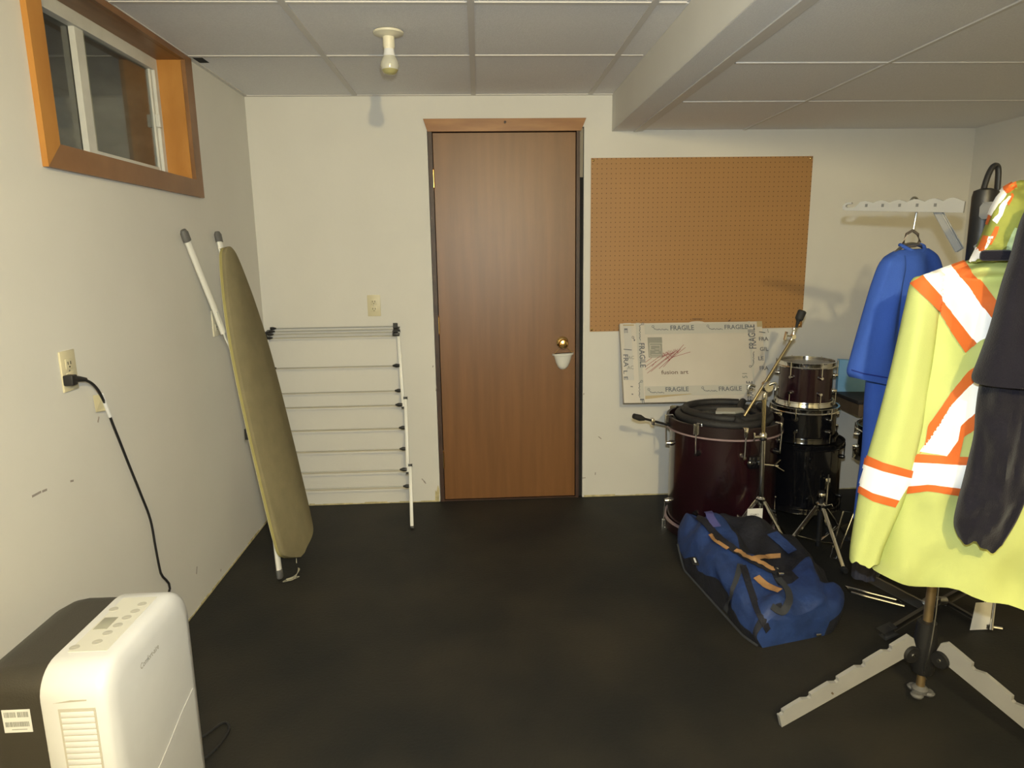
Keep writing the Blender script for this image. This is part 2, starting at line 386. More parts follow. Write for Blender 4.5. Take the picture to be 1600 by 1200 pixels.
bm = BM(); lathe(bm, [(0.0, 0), (0.006, 0.001), (0.006, 0.012), (0.0, 0.013)], (at(789, 191, 1, -0.016).x, -0.0165, at(789, 191, 1, -0.016).z), (0, -0.15, 0), 12); new('knot', bm, jamb_m, door)
for zz in (1.80, 1.02, 0.25):
    bm = BM(); lathe(bm, [(0.006, -0.045), (0.006, 0.045)], (DX0+0.001, 0.006, zz), (0, 0, 1), 10)
    for e in (-0.05, 0.05): lathe(bm, [(0.001, -0.006), (0.006, 0), (0.001, 0.006)], (DX0+0.001, 0.006, zz+e), (0, 0, 1), 10)
    new('hinge', bm, brass_m, door)
kp = at(879, 535, 1, 0.0)
bm = BM(); lathe(bm, [(0.032, 0.0), (0.033, 0.004), (0.027, 0.010), (0.012, 0.014)], (kp.x, 0.012, kp.z), (0, -1, 0), 28); rose = new('rosette', bm, brass_m, door)
bm = BM(); lathe(bm, [(0.010, 0.0), (0.010, 0.02), (0.016, 0.028), (0.026, 0.040), (0.027, 0.050), (0.022, 0.060), (0.008, 0.064)], (kp.x, 0.0, kp.z-0.002), (0, -1, 0), 24); new('door_knob', bm, brass_m, door)
bm = BM(); box(bm, (DX0, 0.0, 0.0), (DX1, 0.10, 0.006)); new('threshold', bm, jamb_m, door, smooth=False)
# room behind the door stays closed
bm = BM(); box(bm, (DX0-0.03, 0.101, 0), (DX1+0.045, 0.12, DZ+0.02)); new('door_backing', bm, dark_hole, door, smooth=False)

# hanging half-bowl on the knob
hb = thing('hanging_bowl', (at(881, 555, 1, -0.03).x, -0.03, at(881, 579, 1, -0.03).z), 'small white porcelain half bowl hung by a gold cord from the door knob', 'bowl')
bm = BM(); cx = at(881, 560, 1, -0.03).x; ztop = at(881, 553, 1, -0.03).z; zbot = at(881, 579, 1, -0.03).z
H = ztop-zbot; prof = [(0.004, 0), (0.018, 0.004), (0.030, 0.018), (0.040, 0.040), (0.047, 0.065), (0.053, H-0.012), (0.060, H-0.010), (0.061, H), (0.054, H), (0.050, H-0.004)]
rings = []
for r_, z_ in prof:
    rings.append([bm.verts.new((cx + r_*math.cos(PI*k/16), 0.010 - r_*0.85*math.sin(PI*k/16), zbot+z_ + (r_*math.cos(PI*k/16))*0.05)) for k in range(17)])
for i in range(len(rings)-1):
    for k in range(16): bm.faces.new((rings[i][k], rings[i][k+1], rings[i+1][k+1], rings[i+1][k]))
for i in range(len(rings)-1): bm.faces.new((rings[i][0], rings[i+1][0], rings[i+1][16], rings[i][16]))
new('bowl', bm, porc, hb)
bm = BM(); tube(bm, [(kp.x+0.004, -0.018, kp.z-0.01), (cx+0.035, -0.004, ztop+0.02), (cx+0.052, 0.004, ztop+0.001)], 0.0016, 6)
tube(bm, [(kp.x-0.002, -0.018, kp.z-0.01), (cx-0.03, -0.004, ztop+0.02), (cx-0.050, 0.004, ztop-0.003)], 0.0010, 6); new('cord', bm, mat('gold cord', (0.45, 0.28, 0.06), 0.5), hb)

# window
win = struct('window_1', box(BM(), (-0.125, WY0+0.001, WZ0+0.001), (-0.095, WY1-0.001, WZ0+0.03)), vinyl)
def wpart(name, a, b, m, bev=0.001): return new(name, box(BM(), a, b, bev), m, win, smooth=False)
wpart('frame_rail', (-0.125, WY0+0.001, WZ1-0.045), (-0.095, WY1-0.001, WZ1-0.001), vinyl)
wpart('frame_stile', (-0.125, WY1-0.028, WZ0+0.03), (-0.095, WY1-0.001, WZ1-0.045), vinyl)
wpart('frame_stile', (-0.125, WY0+0.001, WZ0+0.03), (-0.095, WY0+0.028, WZ1-0.045), vinyl)
wpart('sash_rail', (-0.122, -1.27, WZ0+0.03), (-0.108, WY1-0.03, WZ0+0.045), vinyl)
wpart('sash_stile', (-0.122, WY1-0.045, WZ0+0.03), (-0.106, WY1-0.028, WZ1-0.045), vinyl)
wpart('meeting_stile', (-0.124, -1.325, WZ0+0.03), (-0.104, -1.275, WZ1-0.045), vinyl)
wpart('meeting_stile', (-0.135, -1.275, WZ0+0.03), (-0.118, -1.245, WZ1-0.045), cream_pl)
wpart('glass_pane', (-0.116, -1.275, WZ0+0.03), (-0.113, WY1-0.03, WZ1-0.04), glass_m, 0)
wpart('glass_pane', (-0.128, WY0+0.02, WZ0+0.03), (-0.125, -1.25, WZ1-0.04), glass_m, 0)
wpart('latch', (-0.106, WY1-0.043, 1.925), (-0.088, WY1-0.024, 1.975), vinyl, 0.003)
for a, b in [((-0.095, WY1-0.001, WZ0), (0.0, WY1+0.012, WZ1)), ((-0.095, WY0-0.012, WZ0), (0.0, WY0+0.001, WZ1))]:
    new('reveal_board', box(BM(), a, b), orange_w, win, smooth=False)
new('sill_board', box(BM(), (-0.095, WY0, WZ0-0.012), (0.0, WY1, WZ0+0.001)), wcas_m, win, smooth=False)
new('reveal_board', box(BM(), (-0.095, WY0, WZ1-0.001), (0.0, WY1, WZ1+0.012)), wcas_m, win, smooth=False)
CW = 0.068
def casing(pts, m=wcas_m): new('casing_board', prism(BM(), [(0.0005, y, z) for y, z in pts], (0.016, 0, 0)), m, win, smooth=False)
casing([(WY0, WZ0), (WY1, WZ0), (WY1+CW, WZ0-CW), (WY0-CW, WZ0-CW)])
casing([(WY1, WZ0), (WY1+CW, WZ0-CW), (WY1+CW, 2.210), (WY1, 2.210)])
casing([(WY0, WZ0), (WY0-CW, WZ0-CW), (WY0-CW, 2.210), (WY0, 2.210)], orange_w)
casing([(WY0, WZ1), (WY0, 2.211), (WY1, 2.211), (WY1, WZ1)])
# window well outside: corrugated curved steel and gravel
bm = BM(); cols = []
for k in range(49):
    a = PI*k/48; yy = (WY0+WY1)/2 + 0.62*math.cos(a)
    col = []
    for j in range(37):
        z_ = 1.35 + 1.2*j/36; bul = 0.018*math.sin(j*PI/3)
        col.append(bm.verts.new((-0.14 - (0.42+bul)*math.sin(a), (WY0+WY1)/2+(0.62+bul)*math.cos(a), z_)))
    cols.append(col)
for k in range(48):
    for j in range(36): bm.faces.new((cols[k][j], cols[k+1][j], cols[k+1][j+1], cols[k][j+1]))
struct('trim_1', bm, galv, True); bpy.data.objects['trim_1']['label'] = 'corrugated steel window well outside the glass'
new('gravel_bed', box(BM(), (-0.6, WY0-0.2, 1.30), (-0.125, WY1+0.2, 1.36)), mat('well gravel', (0.10, 0.09, 0.07), 0.9, var=0.4, vscale=50, bump=0.8, bscale=60), win, smooth=False)

# ------------------------------------------------------------------ pegboard
pw = thing('pegboard', (1.7821, -0.001, 0.965), 'brown perforated hardboard panel screwed to the back wall right of the door', 'pegboard')
a = at(924.5, 243.7, 1, -0.008); b = at(1269.5, 247, 1, -0.008); c = at(1253.7, 513.7, 1, -0.008); d = at(921.2, 516.2, 1, -0.008)
px0, px1, pz0, pz1 = (a.x+d.x)/2, (b.x+c.x)/2, (c.z+d.z)/2, (a.z+b.z)/2
new('board', prism(BM(), [(px0, -0.007, pz0), (px1, -0.007, pz0), (px1, -0.007, pz1), (px0, -0.007, pz1)], (0, 0.006, 0)), peg_m, pw, smooth=False)
for sx, sz in ((px0+0.012, pz1-0.012), (px0+0.01, pz0+0.012), (px1-0.012, pz1-0.012), (px1-0.012, pz0+0.012)):
    new('screw', lathe(BM(), [(0.007, 0), (0.005, 0.002), (0.001, 0.003)], (sx, -0.007, sz), (0, -1, 0), 12), brass_m, pw)

# ------------------------------------------------------------------ outlets and switch plate
def outlet(name, c, u, n, label, slots=True, m=cream_pl, sockets=2):
    """c centre on the wall, u horizontal direction, n outward normal"""
    t = thing(name, c, label, 'outlet')
    c = Vector(c); u = Vector(u); n = Vector(n)
    new('cover_plate', obox(BM(), c+n*0.003, (u, Z, n), (0.035, 0.0575, 0.003), 0.0015), m, t)
    for s in ((-1, 1) if sockets == 2 else (0,)):
        cc = c + Z*0.0195*s + n*0.0065
        new('socket', obox(BM(), cc, (u, Z, n), (0.0165, 0.0145, 0.0012), 0.001), m, t)
        if slots:
            bm = BM()
            for q in (-1, 1): obox(bm, cc+n*0.0013+u*0.0065*q+Z*0.003, (u, Z, n), (0.0014, 0.0045, 0.0004))
            obox(bm, cc+n*0.0013-Z*0.008, (u, Z, n), (0.0025, 0.002, 0.0004)); new('slot', bm, dark_hole, t, smooth=False)
    new('plate_screw', lathe(BM(), [(0.003, 0), (0.001, 0.001)], c+n*0.006, n, 10), steel, t)
    return t
outlet('wall_outlet', ((at(574, 477, 1, 0).x+at(595, 477, 1, 0).x)/2, 0, at(585, 477.5, 1, 0).z), X, -Y, 'cream duplex outlet on the back wall between ironing board and door')
pl = (at(88, 552, 0, 0)+at(120, 608, 0, 0))/2
outlet('wall_outlet', (0, pl.y+0.004, pl.z+0.002), Y, X, 'cream outlet on the left wall with a black plug pushed in')
outlet('wall_plate', (0, at(335, 505, 0, 0).y+0.005, at(335, 505, 0, 0).z), Y, X, 'cream wall plate half hidden behind the ironing board', m=ivory_pl)

# power cord
pc = thing('power_cord', (0.012, -1.80, 0.0), 'black power cord running from the left wall outlet down to the dehumidifier', 'cord')
P = lambda px, py, x: tuple(at(px, py, 0, x))
bm = BM(); a = Vector(P(110, 594, 0.022)); bar(bm, a+Vector((-0.014, 0, 0)), a+Vector((0.014, 0.0, 0)), Z, 0.030, 0.026, 0.004)
tube(bm, [a+Vector((0.004, 0.0, 0)), Vector(P(122, 592, 0.03)), Vector(P(134, 593, 0.034))], [0.011, 0.009, 0.006], 10); new('plug', bm, black_pl, pc)
path = [P(130, 592.5, 0.034), P(142, 598, 0.034), P(152, 608, 0.032), P(160, 622, 0.028), P(168, 640, 0.022), P(176, 662, 0.018), P(188, 692, 0.016), P(203, 730, 0.015),
        P(220, 772, 0.014), P(235, 812, 0.014), P(243, 855, 0.016), P(251, 895, 0.02), P(262, 932, 0.03), (0.05, -1.90, 0.16), (0.11, -1.95, 0.03), (0.2, -1.98, 0.008), (0.31, -1.93, 0.006), (0.36, -1.86, 0.006), (0.39, -1.90, 0.006), (0.37, -2.0, 0.006), (0.30, -2.06, 0.006), (0.2, -2.08, 0.03), (0.1, -2.115, 0.08)]
new('cable', tube(BM(), cr(path, 5), 0.0042, 8), black_pl, pc)
new('white_tag_wrap', tube(BM(), cr([P(159, 616, 0.028), P(164, 630, 0.025), P(172, 651, 0.02)], 4), 0.0056, 8), white_pl, pc, label='white wrap on the cord')
tg = [at(145, 618, 0, 0.012), at(160, 616, 0, 0.024), at(169, 641, 0, 0.020), at(150, 644, 0, 0.010)]
new('tag', prism(BM(), tg, (0.0006, 0, 0)), mat('clear yellowed tag', (0.55, 0.50, 0.33), 0.3), pc, smooth=False, label='yellowed plastic tag')

# ------------------------------------------------------------------ ceiling bulb fixture
bf = (0.866, -1.047, 2.2115)
def lamp_fixture(loc, label, lit=False):
    t = thing('ceiling_light', loc, label, 'light'); x, y, z = loc
    new('base', lathe(BM(), [(0.050, 0), (0.056, -0.004), (0.054, -0.010), (0.034, -0.016), (0.022, -0.020)], (x, y, z), n=36), ivory_pl, t)
    new('socket', lathe(BM(), [(0.0215, -0.018), (0.0215, -0.054), (0.0195, -0.057), (0.0190, -0.062)], (x, y, z), n=28), ivory_pl, t)
    if not lit:
        b = new('bulb', lathe(BM(), [(0.017, -0.061), (0.0185, -0.075), (0.022, -0.086), (0.029, -0.098), (0.0335, -0.110), (0.034, -0.121), (0.030, -0.133)], (x, y, z), n=32), bulb_m, t)
        new('bulb_tip', lathe(BM(), [(0.030, -0.133), (0.024, -0.142), (0.015, -0.148), (0.001, -0.1505)], (x, y, z), n=32), bulb_y, b)
        new('bulb_collar', lathe(BM(), [(0.0185, -0.060), (0.0200, -0.075), (0.0235, -0.0865)], (x, y, z), n=28), white_pl, b)
    return t
lamp_fixture(bf, 'white keyless ceiling fixture with one unlit bulb left of the door')
lamp_fixture((LAMP_POS.x, LAMP_POS.y, 2.2115), 'white keyless ceiling fixture behind the viewpoint, the lit one', True)

# ------------------------------------------------------------------ ironing board
ib = thing('ironing_board', (0.27, -0.85, 0.0), 'olive covered ironing board leaning upright against the left wall', 'ironing board')
Cb, Ct = Vector((0.322, -0.800, 0.062)), Vector((0.082, -0.690, 1.450))
lv = (Ct-Cb); LB = lv.length; lv.normalize()
wv = Vector((0.055, 0.32, 0)); wv = (wv-lv*wv.dot(lv)).normalized(); nv = wv.cross(lv).normalized()
if nv.x < 0: nv = -nv
prof = [(0.0, 0.020), (0.010, 0.055), (0.030, 0.120), (0.050, 0.152), (0.09, 0.160), (0.15, 0.162), (0.35, 0.160), (0.55, 0.152), (0.70, 0.136), (0.82, 0.108), (0.90, 0.080), (0.95, 0.058), (0.98, 0.040), (0.995, 0.02), (1.0, 0.004)]
pp = cr(prof, 4)
def board_slab(name, grow, t0, t1, m, rnd_=0.0, parent=ib):
    bm = BM(); L = []; R = []
    outl = [(t*LB, -h-grow) for t, h in pp] + [(t*LB, h+grow) for t, h in reversed(pp)]
    layers = []
    for off, g in ((t0, 0), (t0+(t1-t0)*0.15, rnd_), (t0+(t1-t0)*0.85, rnd_), (t1, 0)):
        ring = []
        for t, h in outl:
            wob = 0.0025*math.sin(t*19+h*30)
            ring.append(bm.verts.new(Cb + lv*(t + (wob if t < 0.1 else 0)) + wv*(h + math.copysign(g, h)) + nv*(off)))
        layers.append(ring)
    n = len(outl)
    for i in range(3):
        for k in range(n): bm.faces.new((layers[i][k], layers[i][(k+1) % n], layers[i+1][(k+1) % n], layers[i+1][k]))
    bm.faces.new(layers[0]); bm.faces.new(layers[-1])
    return new(name, bm, m, parent)
board_slab('cover', 0.0, 0.0, 0.020, olive, 0.004)
board_slab('hem', 0.001, -0.012, 0.001, olive_lt, 0.0)
board_slab('frame', -0.014, -0.022, -0.0121, white_mt)
def leg_tube(name, pts, capa, capb, r=0.016):
    o = new(name, tube(BM(), pts, r, 14, flat=0.62, ref=(0.1, 1, 0)), white_mt, ib)
    pts = [Vector(p) for p in pts]
    if capa: d = (pts[0]-pts[1]).normalized(); new('cap', tube(BM(), [pts[0]-d*0.012, pts[0]+d*0.022, pts[0]+d*0.034], [r+0.003, r+0.003, r*0.75], 14, flat=0.68, ref=(0.1, 1, 0)), grey_cap, o, label='grey rubber end cap')
    if capb: d = (pts[-1]-pts[-2]).normalized(); new('cap', tube(BM(), [pts[-1]-d*0.02, pts[-1]+d*0.014, pts[-1]+d*0.020], [r+0.0025, r+0.0025, r*0.8], 14, flat=0.68, ref=(0.1, 1, 0)), grey_cap, o, label='grey rubber end cap')
    return o
top1 = at(342, 374, 0, 0.030); foot1 = at(437, 897, 2, 0.024)
mid1 = top1.lerp(foot1, 0.5)
leg_tube('leg', [Vector(q) for q in cr([tuple(q) for q in (top1, at(357, 440, 0, 0.060), at(384, 545, 0, 0.110), at(407, 650, 0, 0.160), at(420, 740, 0, 0.205), at(430, 838, 0, 0.245), foot1)], 4)], True, True, 0.0175)
top2 = at(291, 372, 0, 0.030)
leg_tube('leg', [top2, at(312, 425, 0, 0.045), at(335, 482, 0, 0.06), at(349, 520, 0, 0.075)], True, False, 0.0175)
leg_tube('leg_rod', [at(338, 488, 0, 0.07), at(352, 528, 0, 0.08), at(372, 570, 0, 0.09)], False, False, 0.006)
kb = at(387, 678, 0, 0.13)
new('lever', obox(BM(), kb, (Z, Y, X), (0.022, 0.008, 0.008), 0.003), black_pl, ib)
bm = BM()
e0 = at(463, 872, 1, -0.74)
f0 = at(447, 905, 2, 0.004)
for q in range(3):
    tube(bm, cr([tuple(e0), tuple(e0+Vector((0.006, -0.02, -0.03))), tuple(at(468-q, 890, 2, 0.006)), tuple(at(460, 900+q*2, 2, 0.005)), tuple(f0+Vector((0.004*q, -0.008*q, 0)))], 4), 0.0016, 6)
closed_tube(bm, [f0 + Vector((0.030*math.cos(a)+0.022, 0.010*math.sin(a)+0.022*math.cos(a), 0.0)) for a in [2*PI*k/14 for k in range(14)]], 0.0012, 6)
new('drawstring', bm, mat('pale string', (0.42, 0.40, 0.30), 0.9), ib)

# ------------------------------------------------------------------ drying rack
dr = thing('drying_rack', (0.42, -0.30, 0.0), 'white folding drying rack with thin rungs leaning on the back wall', 'drying rack')
rail_pts = [(((622, 517), 0.070), ((630.5, 637), 0.165)), (((633.5, 622), 0.155), ((637.5, 739), 0.275)), (((641, 727), 0.265), ((644, 829), 0.385))]
XL = {}
def leftp(pr): return Vector((pr.x-0.700, pr.y, pr.z))
segs = []
for (pa, ya), (pb, yb) in rail_pts:
    A = at(pa[0], pa[1], 1, -ya); B = at(pb[0], pb[1], 1, -yb)
    if B.z < 0.008: B.z = 0.008
    segs.append((A, B))
for A, B in segs:
    for side in (0, 1):
        a, b = (A, B) if side == 0 else (leftp(A), leftp(B))
        o = new('side_rail', bar(BM(), a, b, Y, 0.012, 0.017, 0.002), white_mt, dr)
        for q, e in ((a, 1), (b, -1)):
            dd = (a-b).normalized()*e
            new('end_cap', bar(BM(), q-dd*0.006, q+dd*0.006, Y, 0.015, 0.020, 0.002), black_pl, o)
rung_m = mat('coated rung', (0.40, 0.40, 0.37), 0.4)
def on_seg(py):
    for (A, B), (ra, rb) in zip(segs, [((622, 517), (630.5, 637)), ((633.5, 622), (637.5, 739)), ((641, 727), (644, 829))]):
        if ra[1] <= py <= rb[1]:
            t = (py-ra[1])/(rb[1]-ra[1]); return A.lerp(B, t)
rung_y = [571, 611, 632, 669.5, 702.5, 733, 763]
bright = {571, 632, 733}
for py in rung_y:
    q = on_seg(py); l = leftp(q); off = -0.022
    q2 = q + Vector((-0.012, 0.0 + (0.014 if py not in bright else -0.004), 0)); l2 = l + Vector((0.012, (0.014 if py not in bright else -0.004), 0))
    o = new('rung', tube(BM(), [q2, l2], 0.0029, 8), rung_m, dr)
    new('rung_clip', tube(BM(), [q2+X*0.008, q2-X*0.012, q2-X*0.030], [0.0085, 0.0105, 0.0040], 8), black_pl, o)
    new('rung_clip', tube(BM(), [l2-X*0.008, l2+X*0.012, l2+X*0.030], [0.0085, 0.0105, 0.0040], 8), black_pl, o)
topz = segs[0][0].z
for k, (dy, dz) in enumerate([(-0.035, -0.012), (-0.012, 0.004), (0.014, 0.017), (0.040, 0.030)]):
    q = Vector((segs[0][0].x-0.016, segs[0][0].y+dy, topz+dz-0.008)); l = Vector((q.x-0.668, q.y, q.z))
    o = new('top_rung', tube(BM(), [q, l], 0.0027, 8), rung_m, dr)
    new('rung_clip', tube(BM(), [l-X*0.006, l+X*0.010, l+X*0.026], [0.008, 0.008, 0.003], 8), black_pl, o)
bk = segs[0][0]
bm = BM(); bar(bm, (bk.x-0.010, bk.y-0.045, topz-0.010), (bk.x-0.010, bk.y+0.045, topz+0.006), Z, 0.022, 0.022, 0.005)
bar(bm, (bk.x-0.026, bk.y-0.04, topz-0.014), (bk.x+0.012, bk.y-0.04, topz-0.014), Z, 0.018, 0.016, 0.004)
bar(bm, (bk.x-0.018, bk.y+0.03, topz+0.0), (bk.x-0.018, bk.y+0.04, topz+0.034), X, 0.016, 0.016, 0.004); new('bracket', bm, black_pl, dr)
bm = BM(); bar(bm, (bk.x-0.700, bk.y-0.045, topz-0.012), (bk.x-0.700, bk.y+0.045, topz+0.004), Z, 0.018, 0.012, 0.003); new('bracket', bm, black_pl, dr)

# ------------------------------------------------------------------ dehumidifier
dh = thing('dehumidifier', (0.22, -2.31, 0.0), 'white fronted dehumidifier with a black rear body by the left wall', 'dehumidifier')
def rrect(y0, y1, z0, z1, rr, n=8):
    pts = []; r1, r0 = (rr if isinstance(rr, tuple) else (rr*1.55, rr))
    for cy, cz, a0, r in ((y1-r1, z1-r1, 0, r1), (y0+r0, z1-r0, PI/2, r0)):
        for k in range(n+1):
            a = a0+PI/2*k/n; pts.append((cy+r*math.cos(a), cz+r*math.sin(a)))
    pts += [(y0, z0+0.01), (y0+0.01, z0), (y1-0.01, z0), (y1, z0+0.01)]
    return pts
def body(name, sections, m, parent=dh):
    """sections: (x, y0, y1, z0, z1, r)"""
    bm = BM(); rings = [[bm.verts.new((x + (dx*(z-0.3) if (dx := 0) else 0), y, z)) for y, z in rrect(y0, y1, z0, z1, r)] for x, y0, y1, z0, z1, r in sections]
    n = len(rings[0])
    for i in range(len(rings)-1):
        for k in range(n): bm.faces.new((rings[i][k], rings[i][(k+1) % n], rings[i+1][(k+1) % n], rings[i+1][k]))
    bm.faces.new(rings[0]); bm.faces.new(rings[-1]); return new(name, bm, m, parent)
DY0, DY1, DZT = -2.495, -2.095, 0.603
body('front_shell', [(0.280, DY0+0.003, DY1-0.003, 0.012, DZT-0.001, 0.062), (0.284, DY0, DY1, 0.010, DZT, 0.062), (0.385, DY0, DY1, 0.010, DZT, 0.062), (0.400, DY0+0.004, DY1-0.004, 0.013, DZT-0.004, 0.060), (0.408, DY0+0.014, DY1-0.014, 0.02, DZT-0.014, 0.055), (0.413, DY0+0.040, DY1-0.040, 0.04, DZT-0.045, 0.04)], white_pl)
body('rear_shell', [(0.120, DY0+0.03, DY1-0.03, 0.012, DZT-0.060, (0.08, 0.03)), (0.140, DY0+0.014, DY1-0.014, 0.010, DZT-0.028, (0.09, 0.035)), (0.172, DY0+0.008, DY1-0.008, 0.010, DZT-0.012, (0.09, 0.038)), (0.200, DY0+0.006, DY1-0.006, 0.010, DZT-0.007, (0.092, 0.040)), (0.281, DY0+0.006, DY1-0.006, 0.010, DZT-0.006, (0.095, 0.055))],
     mat('charcoal plastic', (0.035, 0.031, 0.024), 0.5, bump=0.1, bscale=300))
bm = BM(); box(bm, (0.300, DY0+0.075, DZT+0.0003), (0.380, DY1-0.098, DZT+0.0012)); new('control_panel', bm, panel_m, dh, smooth=False)
new('display', box(BM(), (0.305, -2.335, DZT+0.001), (0.335, -2.285, DZT+0.0022), 0.0005), lcd, dh)
for px, py in ((222, 944), (211, 955), (198, 965), (184, 977), (168, 989), (152, 1003), (110, 1012), (176, 952)):
    q = at(px, py, 2, DZT+0.0012)
    q.x = min(max(q.x, 0.305), 0.375)
    bm = BM(); lathe(bm, [(0.010, 0), (0.010, 0.0008), (0.008, 0.0009)], q, n=20)
    bar(bm, q+Vector((-0.006, 0, 0.0012)), q+Vector((0.006, 0, 0.0012)), Y, 0.003, 0.0004); new('button', bm, btn, dh)
for k in range(25):
    zz = 0.512-0.0136*k
    bm = BM(); box(bm, (0.318, DY0-0.0016, zz-0.0055), (0.383, DY0+0.004, zz+0.0055), 0.001); new('louvre', bm, white_pl, dh)
bm = BM(); box(bm, (0.314, DY0-0.0006, 0.178), (0.387, DY0+0.001, 0.525)); new('louvre_recess', bm, groove_m, dh, smooth=False)
bm = BM(); prism(bm, [(0.306, DY0-0.0006, 0.538), (0.350, DY0-0.0006, 0.540), (0.372, DY0-0.0006, 0.541), (0.372, DY0-0.0006, 0.5435), (0.340, DY0-0.0006, 0.5435)], (0, 0.001, 0)); new('handle_groove', bm, mat('groove', (0.42, 0.40, 0.34), 0.6), dh, smooth=False)
# curved seam of the water bucket on the front
seam = [(0.4142, DY1-0.045, 0.318), (0.4142, DY1-0.12, 0.300), (0.4142, DY1-0.20, 0.272), (0.4142, DY0+0.12, 0.250), (0.4142, DY0+0.045, 0.240)]
new('bucket_seam', tube(BM(), cr(seam, 5), 0.0008, 6), mat('seam', (0.60, 0.59, 0.56), 0.7), dh)
text('Comfort-aire', (0.4134, -2.365, 0.520), Y, Z, 0.085, 0.014, mat('logo grey', (0.33, 0.32, 0.28), 0.5), dh)
st = new('barcode_label', box(BM(), (0.200, DY0+0.006-0.0008, 0.473), (0.255, DY0+0.009, 0.524)), paper, dh, smooth=False)
bm = BM()
for z0_, z1_, xe in ((0.507, 0.519, 0.251), (0.486, 0.497, 0.251)):
    x = 0.204
    while x < xe:
        wd = rnd.choice((0.0007, 0.0012, 0.0016))
        if not (0.226 < x < 0.230 and z0_ > 0.5): box(bm, (x, DY0+0.0048, z0_), (x+wd, DY0+0.0054, z1_))
        x += wd+rnd.choice((0.0007, 0.0011))
box(bm, (0.215, DY0+0.0048, 0.479), (0.245, DY0+0.0054, 0.4805))
new('barcode', bm, grey_ink, st, smooth=False)
for x in (0.21, 0.35):
    for yy in (DY0+0.07, DY1-0.07): new('caster', lathe(BM(), [(0.006, -0.008), (0.010, -0.006), (0.010, 0.006), (0.006, 0.008)], (x, yy, 0.0101), (0, 1, 0), 14), black_pl, dh)

# ------------------------------------------------------------------ bass drum standing on its end
def ring_pt(c, r, a, z): return Vector((c[0]+r*math.cos(a), c[1]+r*math.sin(a), z))
bc = (2.39, -0.485)
bd = thing('bass_drum', (bc[0], bc[1], 0.0), 'large maroon bass drum standing on its head beside the door wall', 'drum')
R0 = 0.262
new('shell', lathe(BM(), [(R0, 0.035), (R0, 0.545)], (bc[0], bc[1], 0), n=72), maroon, bd)
new('drum_head', lathe(BM(), [(0.001, 0.562), (R0-0.01, 0.562), (R0-0.004, 0.556), (R0-0.004, 0.55)], (bc[0], bc[1], 0), n=72, cap=False), head_m, bd)
def hoop(z0, z1, m, R1=0.281, R2=0.268):
    return new('hoop', lathe(BM(), [(R2, z0), (R1, z0), (R1, z1), (R2, z1), (R2, z0)], (bc[0], bc[1], 0), n=72, cap=False), m, bd)
h1 = hoop(0.540, 0.592, mar_hoop); h2 = hoop(0.006, 0.052, mar_hoop)
for hh, z in ((h1, 0.537), (h2, 0.055)):
    new('inlay', lathe(BM(), [(0.268, z-0.004), (0.2825, z-0.004), (0.2825, z+0.004), (0.268, z+0.004), (0.268, z-0.004)], (bc[0], bc[1], 0), n=72, cap=False), pink_in, hh)
for k in range(8):
    a = math.radians(-90 + 45*k)
    for up_ in (1, -1):
        zt = 0.592 if up_ == 1 else 0.006
        bm = BM(); rad = Vector((math.cos(a), math.sin(a), 0)); tg_ = Vector((-math.sin(a), math.cos(a), 0))
        obox(bm, ring_pt(bc, 0.276, a, zt+0.004*up_), (rad, tg_, Z), (0.016, 0.011, 0.004), 0.002)
        obox(bm, ring_pt(bc, 0.290, a, zt-0.016*up_), (rad, tg_, Z), (0.005, 0.009, 0.022), 0.002)
        c_ = new('claw', bm, chrome, bd)
        new('tension_rod', tube(BM(), [ring_pt(bc, 0.292, a, zt-0.03*up_), ring_pt(bc, 0.288, a, zt-0.135*up_)], 0.0034, 8), chrome, c_)
    for zz in (0.455, 0.150):
        bm = BM(); rad = Vector((math.cos(a), math.sin(a), 0))
        lathe(bm, [(0.014, 0), (0.014, 0.010), (0.010, 0.020), (0.009, 0.028)], ring_pt(bc, R0, a, zz), rad, 14); new('lug', bm, blk_lac if k % 2 else chrome, bd)
# spur on the left
sp0 = at(1046, 666, 1, -0.50); sp1 = at(990, 650, 1, -0.56)
o = new('spur', tube(BM(), [sp0+Vector((0.02, 0, 0)), sp1], 0.006, 8), black_pl, bd)
new('rubber_tip', tube(BM(), [sp1.lerp(sp0, 0.30), sp1.lerp(sp0, 0.18), sp1], [0.008, 0.016, 0.013], 12), rubber, o)
q = sp1.lerp(sp0, 0.52); new('spur_nut', obox(BM(), q, (X, Y, Z), (0.008, 0.016, 0.016), 0.003), chrome, o)
# side bracket
a = math.radians(-80); q = ring_pt(bc, R0, a, 0.425); bm = BM()
obox(bm, q+Vector((0.015, -0.006, 0)), (X, Y, Z), (0.032, 0.012, 0.030), 0.005); lathe(bm, [(0.018, 0), (0.020, 0.012), (0.010, 0.02)], q+Vector((-0.01, -0.015, 0)), (0, -1, 0), 16); new('bracket_base', bm, blk_lac, bd)
bm = BM(); lathe(bm, [(0.012, 0), (0.014, 0.015), (0.009, 0.022)], q+Vector((0.035, -0.018, 0.0)), (0.3, -1, 0.1), 14)
tube(bm, [q+Vector((0.02, -0.03, 0.0)), q+Vector((0.12, -0.02, -0.015))], 0.005, 8)
for s in (-1, 1): bar(bm, q+Vector((0.10, -0.025, -0.01)), q+Vector((0.135+0.01*s, -0.03, -0.01-0.028*s)), Y, 0.010, 0.004, 0.001)
new('wing_bracket', bm, chrome, bd)

